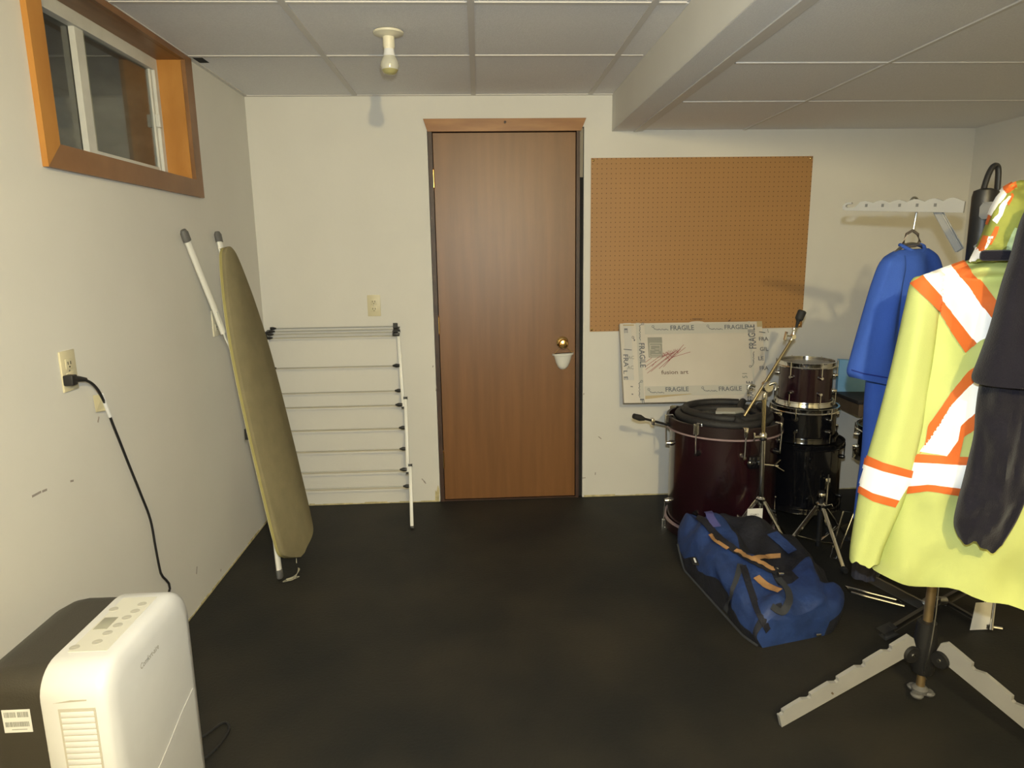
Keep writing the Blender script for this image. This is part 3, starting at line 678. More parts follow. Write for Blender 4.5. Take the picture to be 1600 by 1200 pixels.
# hose coiled on the drum head
hz = 0.585
hs = thing('vacuum_hose', (bc[0], bc[1], 0.563), 'thick black hose coiled on top of the bass drum with a grey buckle end', 'hose')
def coil(r0, r1, turns, z0, z1, ph, wob=0.01, ctr=(0, 0)):
    pts = []; N = int(28*turns)
    for k in range(N+1):
        t = k/N; a = ph + 2*PI*turns*t; r = r0+(r1-r0)*t + wob*math.sin(3*a+1)
        pts.append((bc[0]+ctr[0]+r*math.cos(a), bc[1]+ctr[1]+r*math.sin(a), z0+(z1-z0)*t + 0.004*math.sin(2*a)))
    return pts
new('hose_coil', tube(BM(), coil(0.225, 0.215, 1.0, hz, hz+0.012, 0.5, 0.006), 0.021, 12, flat=1.0), hose_m, hs)
new('hose_coil', tube(BM(), coil(0.180, 0.165, 1.3, hz, hz+0.004, 2.4, 0.006, (-0.0, 0.004)), 0.020, 12), hose_m, hs)
new('hose_coil', tube(BM(), coil(0.205, 0.190, 0.9, hz+0.030, hz+0.036, 0.9, 0.008, (0.01, 0.0)), 0.019, 12), hose_m, hs)
new('hose_coil', tube(BM(), cr([(bc[0]+0.15, bc[1]+0.14, hz+0.045), (bc[0]+0.10, bc[1]+0.05, hz+0.020), (bc[0]+0.09, bc[1]-0.08, hz+0.012), (bc[0]+0.02, bc[1]-0.20, hz+0.02), (bc[0]-0.03, bc[1]-0.215, hz+0.04)], 6), 0.017, 10), hose_m, hs)
bm = BM(); q = Vector((bc[0]-0.035, bc[1]-0.115, hz+0.050)); prism(bm, [q+Vector(v) for v in ((-0.06, -0.03, 0), (0.03, -0.045, 0), (0.085, -0.02, 0), (0.08, 0.01, 0.006), (0.0, 0.02, 0.006), (-0.035, 0.018, 0.006))], (0, 0, 0.012)); new('buckle', bm, mat('worn grey plate', (0.36, 0.36, 0.33), 0.4, 0.3), hs, smooth=False, label='grey metal plate end')
bm = BM(); obox(bm, q+Vector((0.02, -0.03, -0.008)), (X, Y, Z), (0.055, 0.02, 0.010), 0.006); obox(bm, q+Vector((-0.075, 0.012, -0.005)), (X, Y, Z), (0.035, 0.014, 0.012), 0.006); new('buckle_strap', bm, rubber, hs)

# ------------------------------------------------------------------ flat carton with FRAGILE tape
BLc, TLc, TRc, BRc = at(974, 633.5, 1, -0.200), at(974, 507, 1, -0.030), at(1201, 502, 1, -0.030), at(1195, 631, 1, -0.200)
zb_ = 0.602; BLc.z = zb_
cu = Vector((1, 0, -0.004)).normalized(); cvv = Vector((0, 0.155, 0.436)).normalized()
CWd = 0.795; CHt = (Vector((0, TLc.y, TLc.z))-Vector((0, BLc.y, BLc.z))).length
cn = cu.cross(cvv).normalized()   # towards the room
O0 = Vector((BLc.x+0.004, BLc.y-0.002, zb_))
ct = thing('picture_carton', O0 + cu*CWd/2, 'flat white carton bound with FRAGILE tape leaning on the wall atop the drum', 'box')
new('carton', obox(BM(), O0+cu*CWd/2+cvv*CHt/2-cn*0.016, (cu, cvv, cn), (CWd/2, CHt/2, 0.016), 0.002), card_m, ct)
def cq(sx, sy):  # crop coordinates on the carton face -> plane (metres)
    px, py = 960+sx/6.154, 480+sy/6.154
    q = atp(px, py, O0, cn)-O0; return q.dot(cu), q.dot(cvv)
def cstrip(s0, t0, s1, t1, m=tape_m, lift=0.0006, name='tape'):
    a = cq(s0, t0); b = cq(s1, t1); x0, x1 = sorted((a[0], b[0])); y0, y1 = sorted((a[1], b[1]))
    x0 = max(x0, -0.001); x1 = min(x1, CWd+0.001); y0 = max(y0, -0.001); y1 = min(y1, CHt+0.001)
    c_ = O0+cu*(x0+x1)/2+cvv*(y0+y1)/2+cn*lift
    return new(name, obox(BM(), c_, (cu, cvv, cn), ((x1-x0)/2, (y1-y0)/2, 0.0004)), m, ct, smooth=False)
cstrip(290, 165, 1290, 240); cstrip(290, 762, 1290, 832, lift=0.0006)
cstrip(205, 120, 290, 940, lift=0.0014); cstrip(1285, 120, 1365, 900, lift=0.0014)
cstrip(85, 120, 190, 700, mat('tape on edge', (0.53, 0.52, 0.50), 0.3), 0.0008)
cstrip(1370, 130, 1490, 182, kraft, 0.0009); cstrip(85, 168, 190, 178, kraft, 0.0016)
a0, a1, a2, a3 = cq(296, 852), cq(740, 828), cq(740, 834), cq(296, 884)
new('kraft_tape', prism(BM(), [O0+cu*q[0]+cvv*q[1]+cn*0.0009 for q in (a0, a1, a2, a3)], cn*0.0004), kraft, ct, smooth=False)
cstrip(320, 290, 470, 480, mat('grey printed square', (0.27, 0.27, 0.24), 0.6), 0.0006, 'printed_square')
bm = BM()
def cline(bm, x0, y0, x1, y1, wd=4, lift=0.0012):
    a = cq(x0, y0); b = cq(x1, y1); A = O0+cu*a[0]+cvv*a[1]+cn*lift; B = O0+cu*b[0]+cvv*b[1]+cn*lift
    if (A-B).length < 1e-4: return
    bar(bm, A, B, cn.cross(B-A), wd/6.154/350, 0.0004)
for l in ((340, 345, 462, 345), (340, 345, 340, 470), (462, 345, 462, 470), (340, 470, 462, 470), (350, 365, 440, 365), (440, 365, 440, 420), (350, 365, 350, 410), (355, 410, 385, 410), (355, 455, 450, 455), (395, 400, 430, 400), (395, 430, 425, 430)):
    cline(bm, *l, wd=5)
new('square_frame_lines', bm, mat('pale print', (0.55, 0.52, 0.45), 0.6), ct, smooth=False)
bm = BM(); r5 = random.Random(5)
for l in ((300, 570, 440, 470), (300, 600, 520, 440), (315, 635, 570, 430), (350, 620, 600, 410), (430, 590, 640, 400), (470, 575, 668, 358), (510, 520, 685, 385), (540, 485, 732, 428), (455, 470, 560, 440), (470, 440, 530, 500), (500, 430, 560, 480), (490, 505, 610, 430), (300, 530, 360, 485), (360, 570, 400, 520)):
    cline(bm, *l, wd=4.5, lift=0.0016)
for k in range(16):
    x = 460+k*10; cline(bm, x, 478-(k*3)+r5.uniform(-6, 6), x+9, 432-(k*2)+r5.uniform(-10, 10), wd=3, lift=0.0017)
new('red_scribble', bm, red_ink, ct, smooth=False)
def ctext(s, x0, y0, x1, y1, m=ink, rot=0, lift=0.002):
    """lettering inside the crop box; rot 90 = reads downwards, -90 = reads upwards"""
    a = cq(x0, y1); b = cq(x1, y0); W_, H_ = b[0]-a[0], b[1]-a[1]
    if rot == 0: return text(s, O0+cu*a[0]+cvv*a[1]+cn*lift, cu, cvv, W_, H_, m, ct, 0)
    if rot == 90: return text(s, O0+cu*a[0]+cvv*b[1]+cn*lift, -cvv, cu, H_, W_, m, ct, 0)
    return text(s, O0+cu*b[0]+cvv*a[1]+cn*lift, cvv, -cu, H_, W_, m, ct, 0)
ctext('FRAGILE', 542, 170, 765, 222); ctext('FRAGILE', 1062, 162, 1280, 210)
ctext('FRAGILE', 493, 762, 712, 812); ctext('FRAGILE', 1005, 755, 1222, 804)
ctext('FRAGILE', 248, 345, 290, 580, rot=90); ctext('FRAGILE', 1296, 162, 1348, 395, rot=-90); ctext('FRAGILE', 1280, 705, 1326, 895, rot=-90)
ctext('FRA', 1392, 280, 1478, 318); ctext('GIL', 1400, 378, 1478, 416); ctext('LE', 1385, 468, 1435, 506); ctext('FRA', 1398, 560, 1478, 600)
ctext('FRA', 92, 455, 132, 575, rot=90); ctext('AC', 132, 468, 190, 500, m=grey_ink); ctext('AC', 124, 562, 184, 598, m=grey_ink); ctext('L E', 92, 610, 126, 700, rot=90); ctext('E', 98, 205, 128, 250, rot=90)
ctext('F', 248, 880, 285, 925, rot=90); ctext('fusion art', 452, 600, 710, 645, m=mat('brown print', (0.16, 0.11, 0.09), 0.6))
ctext('51', 1232, 630, 1275, 680, m=grey_ink, rot=-90)
bm = BM()   # the chained-glass emblem between the words
def chain(x0, y0, x1, y1, horiz=True, s=1):
    import math as m_
    n = 12; pr = None
    for k in range(14):
        a = 2*PI*k/13; x, y = x0+10*m_.cos(a), y0+10*m_.sin(a)
        if pr: cline(bm, pr[0], pr[1], x, y, 5, 0.002)
        pr = (x, y)
    if horiz:
        cline(bm, x0+4, y0+8, x0+18, y1, 6, 0.002)
        for k in range(n): cline(bm, x0+18+(x1-x0-18)*k/n, y1+(k % 2)*5, x0+18+(x1-x0-18)*(k+0.8)/n, y1-4+(k % 3)*5, 8, 0.002)
    else:
        cline(bm, x0-s*8, y0+4, x1, y0+s*18, 6, 0.002)
        for k in range(n): cline(bm, x1+(k % 2)*5, y0+s*18+(y1-y0-s*18)*k/n, x1-4+(k % 3)*5, y0+s*18+(y1-y0-s*18)*(k+0.8)/n, 8, 0.002)
chain(372, 185, 522, 212); chain(900, 178, 1045, 206); chain(330, 790, 480, 818); chain(848, 772, 990, 800)
chain(275, 160, 245, 320, False); chain(262, 712, 238, 872, False); chain(1306, 565, 1336, 420, False, -1)
chain(180, 290, 190, 318, True); cline(bm, 90, 405, 168, 412, 9, 0.002); cline(bm, 1392, 232, 1452, 240, 9, 0.002); cline(bm, 1475, 205, 1480, 240, 6, 0.002)
cline(bm, 155, 762, 178, 765, 10, 0.002); cline(bm, 165, 835, 180, 838, 12, 0.002)
new('tape_emblem', bm, ink, ct, smooth=False)
bm = BM(); cline(bm, 750, 110, 850, 110, 8, 0.0008); cline(bm, 1098, 132, 1118, 116, 10, 0.0008); new('flap_slot', bm, mat('slot brown', (0.12, 0.07, 0.05), 0.8), ct, smooth=False)
# handle tab on the upper edge
bm = BM(); t0 = cq(800, 112); cc = O0+cu*t0[0]+cvv*CHt-cn*0.014
prism(bm, [cc+cu*(0.045*math.cos(PI*k/8))+cvv*(0.010*math.sin(PI*k/8)) for k in range(9)], -cn*0.003); new('handle_tab', bm, card_m, ct, smooth=False)

# ------------------------------------------------------------------ toms, floor toms, table
def drum(name, c, z0, z1, R, shell, label, hoop_m=chrome, head=head_m, nl=6, ph=0.0, legs=0, rim=0.012, group=None, low_hoop=None, lug_m=None):
    t = thing(name, (c[0], c[1], z0 if not legs else 0.0), label, 'drum')
    new('shell', lathe(BM(), [(R-0.008, z0+0.010), (R-0.008, z1-0.012)], (c[0], c[1], 0), n=56), shell, t)
    new('drum_head', lathe(BM(), [(0.001, z1-0.010), (R-0.010, z1-0.010), (R-0.006, z1-0.014)], (c[0], c[1], 0), n=56, cap=False), head, t)
    for zz, s in ((z1, -1), (z0, 1)):
        new('hoop', lathe(BM(), [(R-0.004, zz), (R+0.004, zz), (R+0.002, zz+s*0.006), (R, zz+s*0.020), (R+0.007, zz+s*0.024), (R+0.006, zz+s*0.028), (R-0.004, zz+s*0.027), (R-0.004, zz)], (c[0], c[1], 0), n=56, cap=False), (low_hoop or hoop_m) if s == 1 else hoop_m, t)
    for k in range(nl):
        a = ph+2*PI*k/nl; rad = Vector((math.cos(a), math.sin(a), 0))
        for zz, s in ((z1, -1), (z0, 1)):
            zl = zz + s*min(0.075, (z1-z0)*0.32)
            l = new('lug', lathe(BM(), [(0.011, 0), (0.012, 0.008), (0.008, 0.018), (0.007, 0.022)], ring_pt(c, R-0.009, a, zl), rad, 12), lug_m or chrome, t)
            new('tension_rod', tube(BM(), [ring_pt(c, R+0.008, a, zz-s*0.004), ring_pt(c, R+0.008, a, zl)], 0.0028, 6), lug_m or chrome, l)
    for k in range(legs):
        a = ph+0.4+2*PI*k/legs
        o = new('drum_leg', tube(BM(), [ring_pt(c, R+0.018, a, z0+0.22), ring_pt(c, R+0.018, a, 0.05), ring_pt(c, R+0.045, a, 0.012)], 0.005, 8), chrome, t)
        new('rubber_foot', lathe(BM(), [(0.010, -0.008), (0.012, 0.0), (0.009, 0.02)], ring_pt(c, R+0.045, a, 0.0085), (0, 0, 1), 12), rubber, o)
        new('leg_bracket', obox(BM(), ring_pt(c, R+0.009, a, z0+0.17), (Vector((math.cos(a), math.sin(a), 0)), Vector((-math.sin(a), math.cos(a), 0)), Z), (0.012, 0.015, 0.03), 0.004), chrome, t)
    return t
drum('floor_tom', (2.865, -0.36), 0.075, 0.435, 0.200, blk_lac, 'black floor tom on chrome legs carrying the two stacked toms', hoop_m=blk_lac, lug_m=blk_lac, ph=0.3, legs=3)
drum('rack_tom', (2.862, -0.36), 0.4365, 0.614, 0.165, blk_lac, 'wide black tom lying under the small maroon tom', ph=0.9, low_hoop=blk_lac)
drum('rack_tom', (2.862, -0.355), 0.6155, 0.842, 0.138, mat('maroon tom shell', (0.022, 0.005, 0.009), 0.2, coat=0.4), 'small maroon tom with chrome hoops, topmost of the stack', head=clear_head, ph=0.60)

drum('snare_drum', (3.185, -0.635), 0.38, 0.555, 0.165, blk_lac, 'dark drum with chrome rods half hidden behind the blue shirt', ph=0.2, nl=10)
sst = thing('snare_stand', (3.185, -0.635, 0.0), 'low folding stand under the drum behind the blue shirt', 'drum stand')
bm = BM(); tube(bm, [(3.185, -0.635, 0.06), (3.185, -0.635, 0.345)], 0.012, 10)
for k in range(3):
    a = 2*PI*k/3+0.5; tube(bm, [(3.185, -0.635, 0.34), (3.185+0.16*math.cos(a), -0.635+0.16*math.sin(a), 0.368)], 0.006, 8)
new('post', bm, chrome, sst)
for k in range(3):
    a = 2*PI*k/3+0.9; new('leg', bar(BM(), (3.185, -0.635, 0.14), (3.185+0.24*math.cos(a), -0.635+0.24*math.sin(a), 0.006), Z, 0.016, 0.006), chrome, sst)
tb = thing('side_table', (3.45, -0.20, 0.0), 'small dark topped wooden table against the wall behind the toms', 'table')
new('table_top', box(BM(), (3.150, -0.36, 0.598), (3.76, -0.02, 0.618), 0.002), wood_dk, tb)
new('apron', box(BM(), (3.165, -0.345, 0.530), (3.745, -0.03, 0.597)), wood_tb, tb, smooth=False)
for x in (3.50, 3.73):
    for y in (-0.33, -0.045): new('leg', box(BM(), (x-0.015, y-0.015, 0), (x+0.015, y+0.015, 0.531), 0.002), wood_tb, tb, smooth=False)
lb = thing('blue_package', (3.27, -0.13, 0.6185), 'sky blue package standing on the small table behind the toms', 'package')
bm = BM(); prism(bm, [(3.165, -0.12, 0.619), (3.345, -0.15, 0.619), (3.345, -0.15, 0.66), (3.325, -0.147, 0.70), (3.325, -0.147, 0.79), (3.165, -0.12, 0.800)], (0.006, 0.035, 0)); new('carton', bm, lblue, lb, smooth=False)
bm = BM(); prism(bm, [(3.335, -0.175, 0.619), (3.42, -0.19, 0.619), (3.42, -0.19, 0.70), (3.345, -0.178, 0.72)], (0.004, 0.020, 0)); new('yellowed_insert', bm, mat('tan insert', (0.22, 0.19, 0.09), 0.7), lb, smooth=False)

# ------------------------------------------------------------------ boom stand
bs = thing('cymbal_boom_stand', (2.535, -0.80, 0.0), 'chrome cymbal boom stand with felt tipped arm in front of the bass drum', 'cymbal stand')
sx, sy = 2.535, -0.80
tz = at(1194, 622, 1, sy).z; mz = at(1194, 682, 1, sy).z
xA, xB_ = at(1194.5, 622, 1, sy).x, at(1188, 790, 1, sy).x
def sp(z): 
    t = (z-0.25)/(tz-0.25); return Vector((xB_+(xA-xB_)*t, sy, z))
new('pole', tube(BM(), [sp(0.04), sp(mz)], 0.0125, 16), chrome, bs)
new('upper_pole', tube(BM(), [sp(mz), sp(tz)], 0.0095, 16), mat('brassy chrome', (0.72, 0.62, 0.38), 0.18, 1.0), bs)
bm = BM(); lathe(bm, [(0.014, -0.018), (0.018, -0.012), (0.018, 0.012), (0.013, 0.018)], sp(mz), (0, 0, 1), 18)
tube(bm, [sp(mz)+Vector((-0.012, -0.005, 0)), sp(mz)+Vector((-0.045, -0.01, 0.0))], 0.007, 10)
bar(bm, sp(mz)+Vector((-0.045, -0.01, -0.018)), sp(mz)+Vector((-0.045, -0.01, 0.022)), Y, 0.012, 0.006, 0.002); new('height_clamp', bm, chrome, bs)
tl = at(1198, 604, 1, sy)
bm = BM(); lathe(bm, [(0.012, -0.006), (0.013, 0.012), (0.011, 0.022)], sp(tz), (0, 0, 1), 16)
lathe(bm, [(0.021, -0.020), (0.026, -0.012), (0.026, 0.012), (0.021, 0.020)], tl, (0.15, -1, 0), 20)
tube(bm, [sp(tz), tl], 0.009, 10); new('tilter', bm, chrome, bs)
bm = BM()
for s, c0 in ((-1, (1174, 606)), (1, (1208, 603))):
    q = at(c0[0], c0[1], 1, sy-0.02)
    tube(bm, cr([tuple(q+Vector((0.018*s*-1, 0, 0.005))), tuple(q+Vector((0.005*s, -0.004, 0.014))), tuple(q+Vector((0.014*s, -0.004, -0.002))), tuple(q+Vector((0.010*s, -0.004, -0.020)))], 4), 0.006, 8, flat=0.5)
new('wing_nut', bm, steel, bs)
bl, bt = at(1163, 650, 1, sy-0.03), at(1236, 532, 1, sy+0.03)
new('boom_arm', tube(BM(), [bl, bt], 0.0062, 12), mat('worn brassy chrome', (0.42, 0.36, 0.22), 0.3, 1.0), bs)
bm = BM(); j = at(1239, 526, 1, sy+0.03); lathe(bm, [(0.010, -0.012), (0.012, 0), (0.010, 0.012)], j, (0, -1, 0), 14)
tube(bm, [bt, j, at(1241, 516, 1, sy+0.03)], 0.008, 10); lathe(bm, [(0.006, 0), (0.009, 0.012), (0.006, 0.02)], at(1240, 518, 1, sy+0.03), (0.1, 0, 1), 12)
tube(bm, [j, at(1228, 524, 1, sy+0.0)], 0.004, 8); bar(bm, at(1229, 519, 1, sy), at(1226, 531, 1, sy), Y, 0.010, 0.007, 0.002); new('joint', bm, chrome, bs)
t0, t1, t2 = at(1244, 512, 1, sy+0.03), at(1247, 502, 1, sy+0.03), at(1254, 485, 1, sy+0.03)
new('felt_sleeve', tube(BM(), [t0, t1, t1.lerp(t2, 0.2), t2.lerp(t1, 0.1), t2], [0.005, 0.008, 0.018, 0.019, 0.014], 14), rubber, bs)
hub = sp(0.255)
new('leg_hub', lathe(BM(), [(0.016, -0.02), (0.022, -0.01), (0.022, 0.012), (0.015, 0.02)], hub, (0, 0, 1), 16), chrome, bs)
for ang in (182, 300, 28):
    a = math.radians(ang); d = Vector((math.cos(a), math.sin(a), 0)); L_ = 0.21
    bm = BM(); bar(bm, hub+d*0.02, Vector((sp(0).x, sy, 0.012))+d*L_, Vector((-d.y, d.x, 0)), 0.016, 0.005, 0.001); bar(bm, sp(0.07)+d*0.012, hub.lerp(Vector((sp(0).x, sy, 0.012))+d*L_, 0.55), Vector((-d.y, d.x, 0)), 0.012, 0.004, 0.001)
    l = new('leg', bm, chrome, bs)
    new('rubber_foot', lathe(BM(), [(0.010, -0.010), (0.013, 0), (0.010, 0.014)], Vector((sp(0).x, sy, 0.0105))+d*L_, (0, 0, 1), 12), rubber, l)
tgp = at(1168, 795, 1, sy-0.035); tg2 = at(1190.5, 817, 1, sy-0.035)
tt = new('paper_tag', box(BM(), (tgp.x, sy-0.036, tg2.z), (tg2.x, sy-0.0345, tgp.z)), paper, bs, smooth=False, label='white paper tag')
text('STAMO', (tgp.x+0.012, sy-0.0362, tgp.z-0.033), X, Z, 0.042, 0.009, grey_ink, tt)
bm = BM(); box(bm, (tgp.x+0.016, sy-0.0368, tg2.z+0.008), (tgp.x+0.030, sy-0.036, tg2.z+0.020)); box(bm, (tgp.x+0.016, sy-0.0368, tg2.z+0.026), (tgp.x+0.05, sy-0.036, tg2.z+0.028)); new('tag_print', bm, grey_ink, tt, smooth=False)

# ------------------------------------------------------------------ low double braced stand in front of the toms
def tripod(name, c, label, H_, angs, Lg, hubz, cat='drum stand', m=chrome, top=None):
    t = thing(name, (c[0], c[1], 0), label, cat)
    new('post', tube(BM(), [(c[0], c[1], 0.03), (c[0], c[1], H_)], 0.0125, 12), black_pl if m is chrome else m, t)
    h = Vector((c[0], c[1], hubz))
    bm = BM(); lathe(bm, [(0.018, -0.02), (0.026, -0.01), (0.026, 0.014), (0.016, 0.022)], h, n=16); lathe(bm, [(0.016, -0.012), (0.020, 0.0), (0.016, 0.012)], (c[0], c[1], H_-0.02), n=14); bar(bm, h+Vector((0.0, -0.02, 0)), h+Vector((0.03, -0.045, 0.02)), Z, 0.012, 0.005, 0.001); new('hub', bm, chrome, t)
    for ang in angs:
        a = math.radians(ang); d = Vector((math.cos(a), math.sin(a), 0)); f_ = Vector((c[0], c[1], 0.016))+d*Lg
        bm = BM(); bar(bm, h+d*0.022, f_, Vector((-d.y, d.x, 0)), 0.018, 0.006, 0.002)
        bar(bm, Vector((c[0], c[1], 0.055))+d*0.015, h.lerp(f_, 0.6), Vector((-d.y, d.x, 0)), 0.014, 0.004, 0.001)
        l = new('leg', bm, m, t); new('rubber_foot', lathe(BM(), [(0.011, -0.014), (0.015, 0), (0.012, 0.018)], f_, d, 12), rubber, l)
    return t
tripod('stool_base', (2.745, -0.82), 'black and chrome tripod drum stool base in front of the stacked toms', 0.30, (196, 272, 25), 0.22, 0.225)
# foot pedal leaning beside it
fp = thing('foot_pedal', (2.96, -0.92, 0.0), 'wire framed bass drum pedal on the floor left of the hi-vis jacket', 'pedal')
bm = BM(); p1, p2 = at(1302, 872, 2, 0.01), at(1326, 800, 1, -0.88)
dv = Vector((0.012, -0.006, 0)); closed_tube(bm, [p1-dv, p1+dv, p2+dv*1.6, p2-dv*1.6], 0.0035, 8); new('wire_frame', bm, chrome, fp)
new('footboard', bar(BM(), (2.87, -1.04, 0.016), (2.96, -0.93, 0.055), (1, -1, 0), 0.075, 0.008, 0.003), black_pl, fp)
new('heel_plate', bar(BM(), (2.85, -1.06, 0.006), (2.99, -0.90, 0.006), (1, -1, 0), 0.085, 0.008, 0.003), steel, fp)
bm = BM()
for s in (-1, 1): tube(bm, [(2.955+0.04*s, -0.90-0.03*s, 0.01), (2.955+0.04*s, -0.90-0.03*s, 0.20)], 0.006, 8)
tube(bm, [(2.915, -0.87, 0.20), (2.995, -0.93, 0.20)], 0.007, 8); new('upright', bm, chrome, fp)
bm = BM(); tube(bm, [(2.955, -0.90, 0.20), (2.91, -0.95, 0.33)], 0.003, 8); lathe(bm, [(0.012, -0.02), (0.022, -0.01), (0.022, 0.01), (0.012, 0.02)], (2.91, -0.95, 0.33), (0.6, 0.6, 0.3), 14); new('beater', bm, black_pl, fp)

# folded hardware behind the airer
hw = thing('hardware_stand', (2.85, -1.25, 0.0), 'folded grey cymbal stand tripod lying on the floor behind the clothes airer', 'cymbal stand')
hc = at(1458, 934, 1, -1.36)
dsteel = mat('dark worn steel', (0.16, 0.155, 0.15), 0.4, 1.0)
def hbar(name, a, b, w_, m=dsteel): return new(name, bar(BM(), a, b, Z, w_, 0.010, 0.002), m, hw)
e1 = at(1392, 984, 2, 0.03)
l = hbar('leg', e1, at(1468, 938, 1, -1.38), 0.024)
new('rubber_foot', bar(BM(), at(1379, 990, 2, 0.016), e1+Vector((0.01, 0.005, 0)), Z, 0.030, 0.026, 0.008), rubber, l)
hbar('leg', at(1338, 892, 2, 0.10), at(1440, 945, 1, -1.36), 0.034)
hbar('leg', at(1474, 940, 1, -1.34), at(1532, 908, 2, 0.09), 0.036)
hbar('brace', at(1474, 938, 1, -1.34), at(1546, 980, 2, 0.015), 0.014)
new('sleeve', tube(BM(), [at(1441, 944, 1, -1.36), at(1452, 938, 1, -1.36), at(1478, 938, 1, -1.36)], [0.014, 0.018, 0.014], 12), steel, hw)
bm = BM(); qa, qb = at(1326, 922, 2, 0.02), at(1408, 943, 2, 0.02); closed_tube(bm, [qa+Vector((0, 0.03, 0)), qa+Vector((0, -0.02, 0)), qb+Vector((0, -0.02, 0)), qb+Vector((0, 0.03, 0))], 0.005, 8); new('wire_bracket', bm, chrome, hw)
bm = BM(); tube(bm, [at(1549, 985, 2, 0.012), at(1556, 920, 1, -1.46)], 0.006, 10); tube(bm, [at(1528, 976, 2, 0.012), at(1566, 982, 2, 0.012)], 0.006, 8); new('rod', bm, chrome, hw)
g1, g2 = at(1520, 942, 1, -1.52), at(1543, 990, 1, -1.52)
bm = BM(); prism(bm, [(g1.x+0.012, -1.52, max(g1.z, 0.1)), (g2.x+0.004, -1.52, max(g1.z, 0.1)), (g2.x, -1.525, 0.003), (g1.x-0.002, -1.525, 0.003)], (0, 0.0012, 0))
tube(bm, [((g1.x+g2.x)/2+0.008, -1.52, g1.z-0.006), at(1545, 915, 1, -1.50)], 0.0008, 5); new('paper_tag', bm, paper, hw, smooth=False, label='white hang tag')

# ------------------------------------------------------------------ duffel bag
dbg = thing('duffel_bag', (2.33, -1.16, 0.0), 'slumped blue and navy duffel bag with tan handles in front of the drums', 'bag')
secs = [(0.00, (2.095, -0.790), (2.300, -0.835), 0.205), (0.06, (2.085, -0.83), (2.34, -0.87), 0.235), (0.25, (2.080, -0.97), (2.46, -0.98), 0.255), (0.50, (2.095, -1.17), (2.525, -1.12), 0.235),
        (0.75, (2.120, -1.40), (2.540, -1.31), 0.195), (0.94, (2.150, -1.555), (2.485, -1.48), 0.155), (1.00, (2.165, -1.585), (2.43, -1.52), 0.120)]
flat_ = [(t, a[0], a[1], b[0], b[1], h) for t, a, b, h in secs]
dense = cr(flat_, 10); NS = 40
bm = BM(); rings = []
for i, (t, ax_, ay_, bx_, by_, h) in enumerate(dense):
    ring = []
    for k in range(NS+1):
        th = PI*k/NS; cxx = math.cos(th); s_ = 0.5-0.5*math.copysign(abs(cxx)**0.72, cxx)
        zz = h*(max(0, math.sin(th))**0.62)
        x = ax_+(bx_-ax_)*s_; y = ay_+(by_-ay_)*s_
        out = math.sin(th)
        n1 = noise.noise(Vector((x*6, y*6, zz*7)))*0.040 + noise.noise(Vector((x*15+3, y*13, zz*15)))*0.024
        fold = 0.013*math.sin(26*t + 9*s_ + 3*noise.noise(Vector((x*4, y*4, 0))))
        dip = -0.055*math.exp(-((s_-0.52)/0.16)**2)*math.sin(PI*min(1, max(0, t)))**0.5
        z_ = max(0.001, zz + (n1+fold)*min(1, zz*9) + dip*min(1, zz*8))
        bulge = 0.020*math.sin(PI*min(1, zz/max(h, 0.01)))
        ring.append(bm.verts.new((x + (n1*0.6 - (bulge if s_ < 0.5 else -bulge)), y + fold*0.4, z_)))
    rings.append(ring)
for i in range(len(rings)-1):
    for k in range(NS):
        f_ = bm.faces.new((rings[i][k], rings[i][k+1], rings[i+1][k+1], rings[i+1][k]))
        t = dense[i][0]; s = k/NS
        navy_ = (s > 0.44 and t < 0.72) or (s > 0.62 and t < 0.84) or (s > 0.88) or (0.44 < s < 0.52 and t < 0.80) or (t > 0.955 and (s < 0.16 or 0.30 < s < 0.36)) or s < 0.035
        f_.material_index = 1 if navy_ else 0
    bm.faces.new((rings[i][0], rings[i+1][0], rings[i+1][NS], rings[i][NS]))
for e, idx in ((rings[0], 1), (rings[-1], 0)):
    c_ = bm.verts.new(sum((v.co for v in e), Vector())/len(e) + Vector((0, 0.008 if e is rings[0] else -0.010, 0)))
    for k in range(NS): bm.faces.new((e[k], e[k+1], c_)).material_index = idx
    bm.faces.new((e[NS], e[0], c_)).material_index = idx
bagm = new('bag_body', bm, [bag_b, bag_n], dbg)
def bvh_of(o):
    me = o.data; off = worg(o); return BVHTree.FromPolygons([v.co+off for v in me.vertices], [p.vertices[:] for p in me.polygons])
bb = bvh_of(bagm)
def hit(tree, px, py, lift):
    d = ray(px, py).normalized(); h = tree.ray_cast(CAM, d)
    if h[0] is None: return None
    n = h[1] if h[1].dot(d) < 0 else -h[1]
    return h[0]+n*lift, n
def strap(name, pts, wd, m, tree=bb, lift=0.006, thick=0.003, parent=dbg, arch=None):
    bm = BM(); path = cr([tuple(map(float, p)) for p in pts], 6); P3 = []
    for i, (px, py) in enumerate(path):
        h = hit(tree, px, py, lift)
        if h is None: continue
        q, n = h
        if arch: q = q + Vector((0, 0, arch*math.sin(PI*i/(len(path)-1))))
        P3.append((q, n))
    if len(P3) < 2: return None
    vs = []
    for i, (q, n) in enumerate(P3):
        d = (P3[min(i+1, len(P3)-1)][0]-P3[max(i-1, 0)][0])
        if d.length < 1e-6: d = Vector((1, 0, 0))
        d.normalize(); n = (n*0.4+Vector((0, -0.3, 0.6))).normalized(); s = d.cross(n).normalized()
        vs.append([bm.verts.new(q+s*wd/2), bm.verts.new(q-s*wd/2), bm.verts.new(q-s*wd/2-n*thick), bm.verts.new(q+s*wd/2-n*thick)])
    for i in range(len(vs)-1):
        for k in range(4): bm.faces.new((vs[i][k], vs[i][(k+1) % 4], vs[i+1][(k+1) % 4], vs[i+1][k]))
    bm.faces.new(vs[0]); bm.faces.new(vs[-1]); return new(name, bm, m, parent)
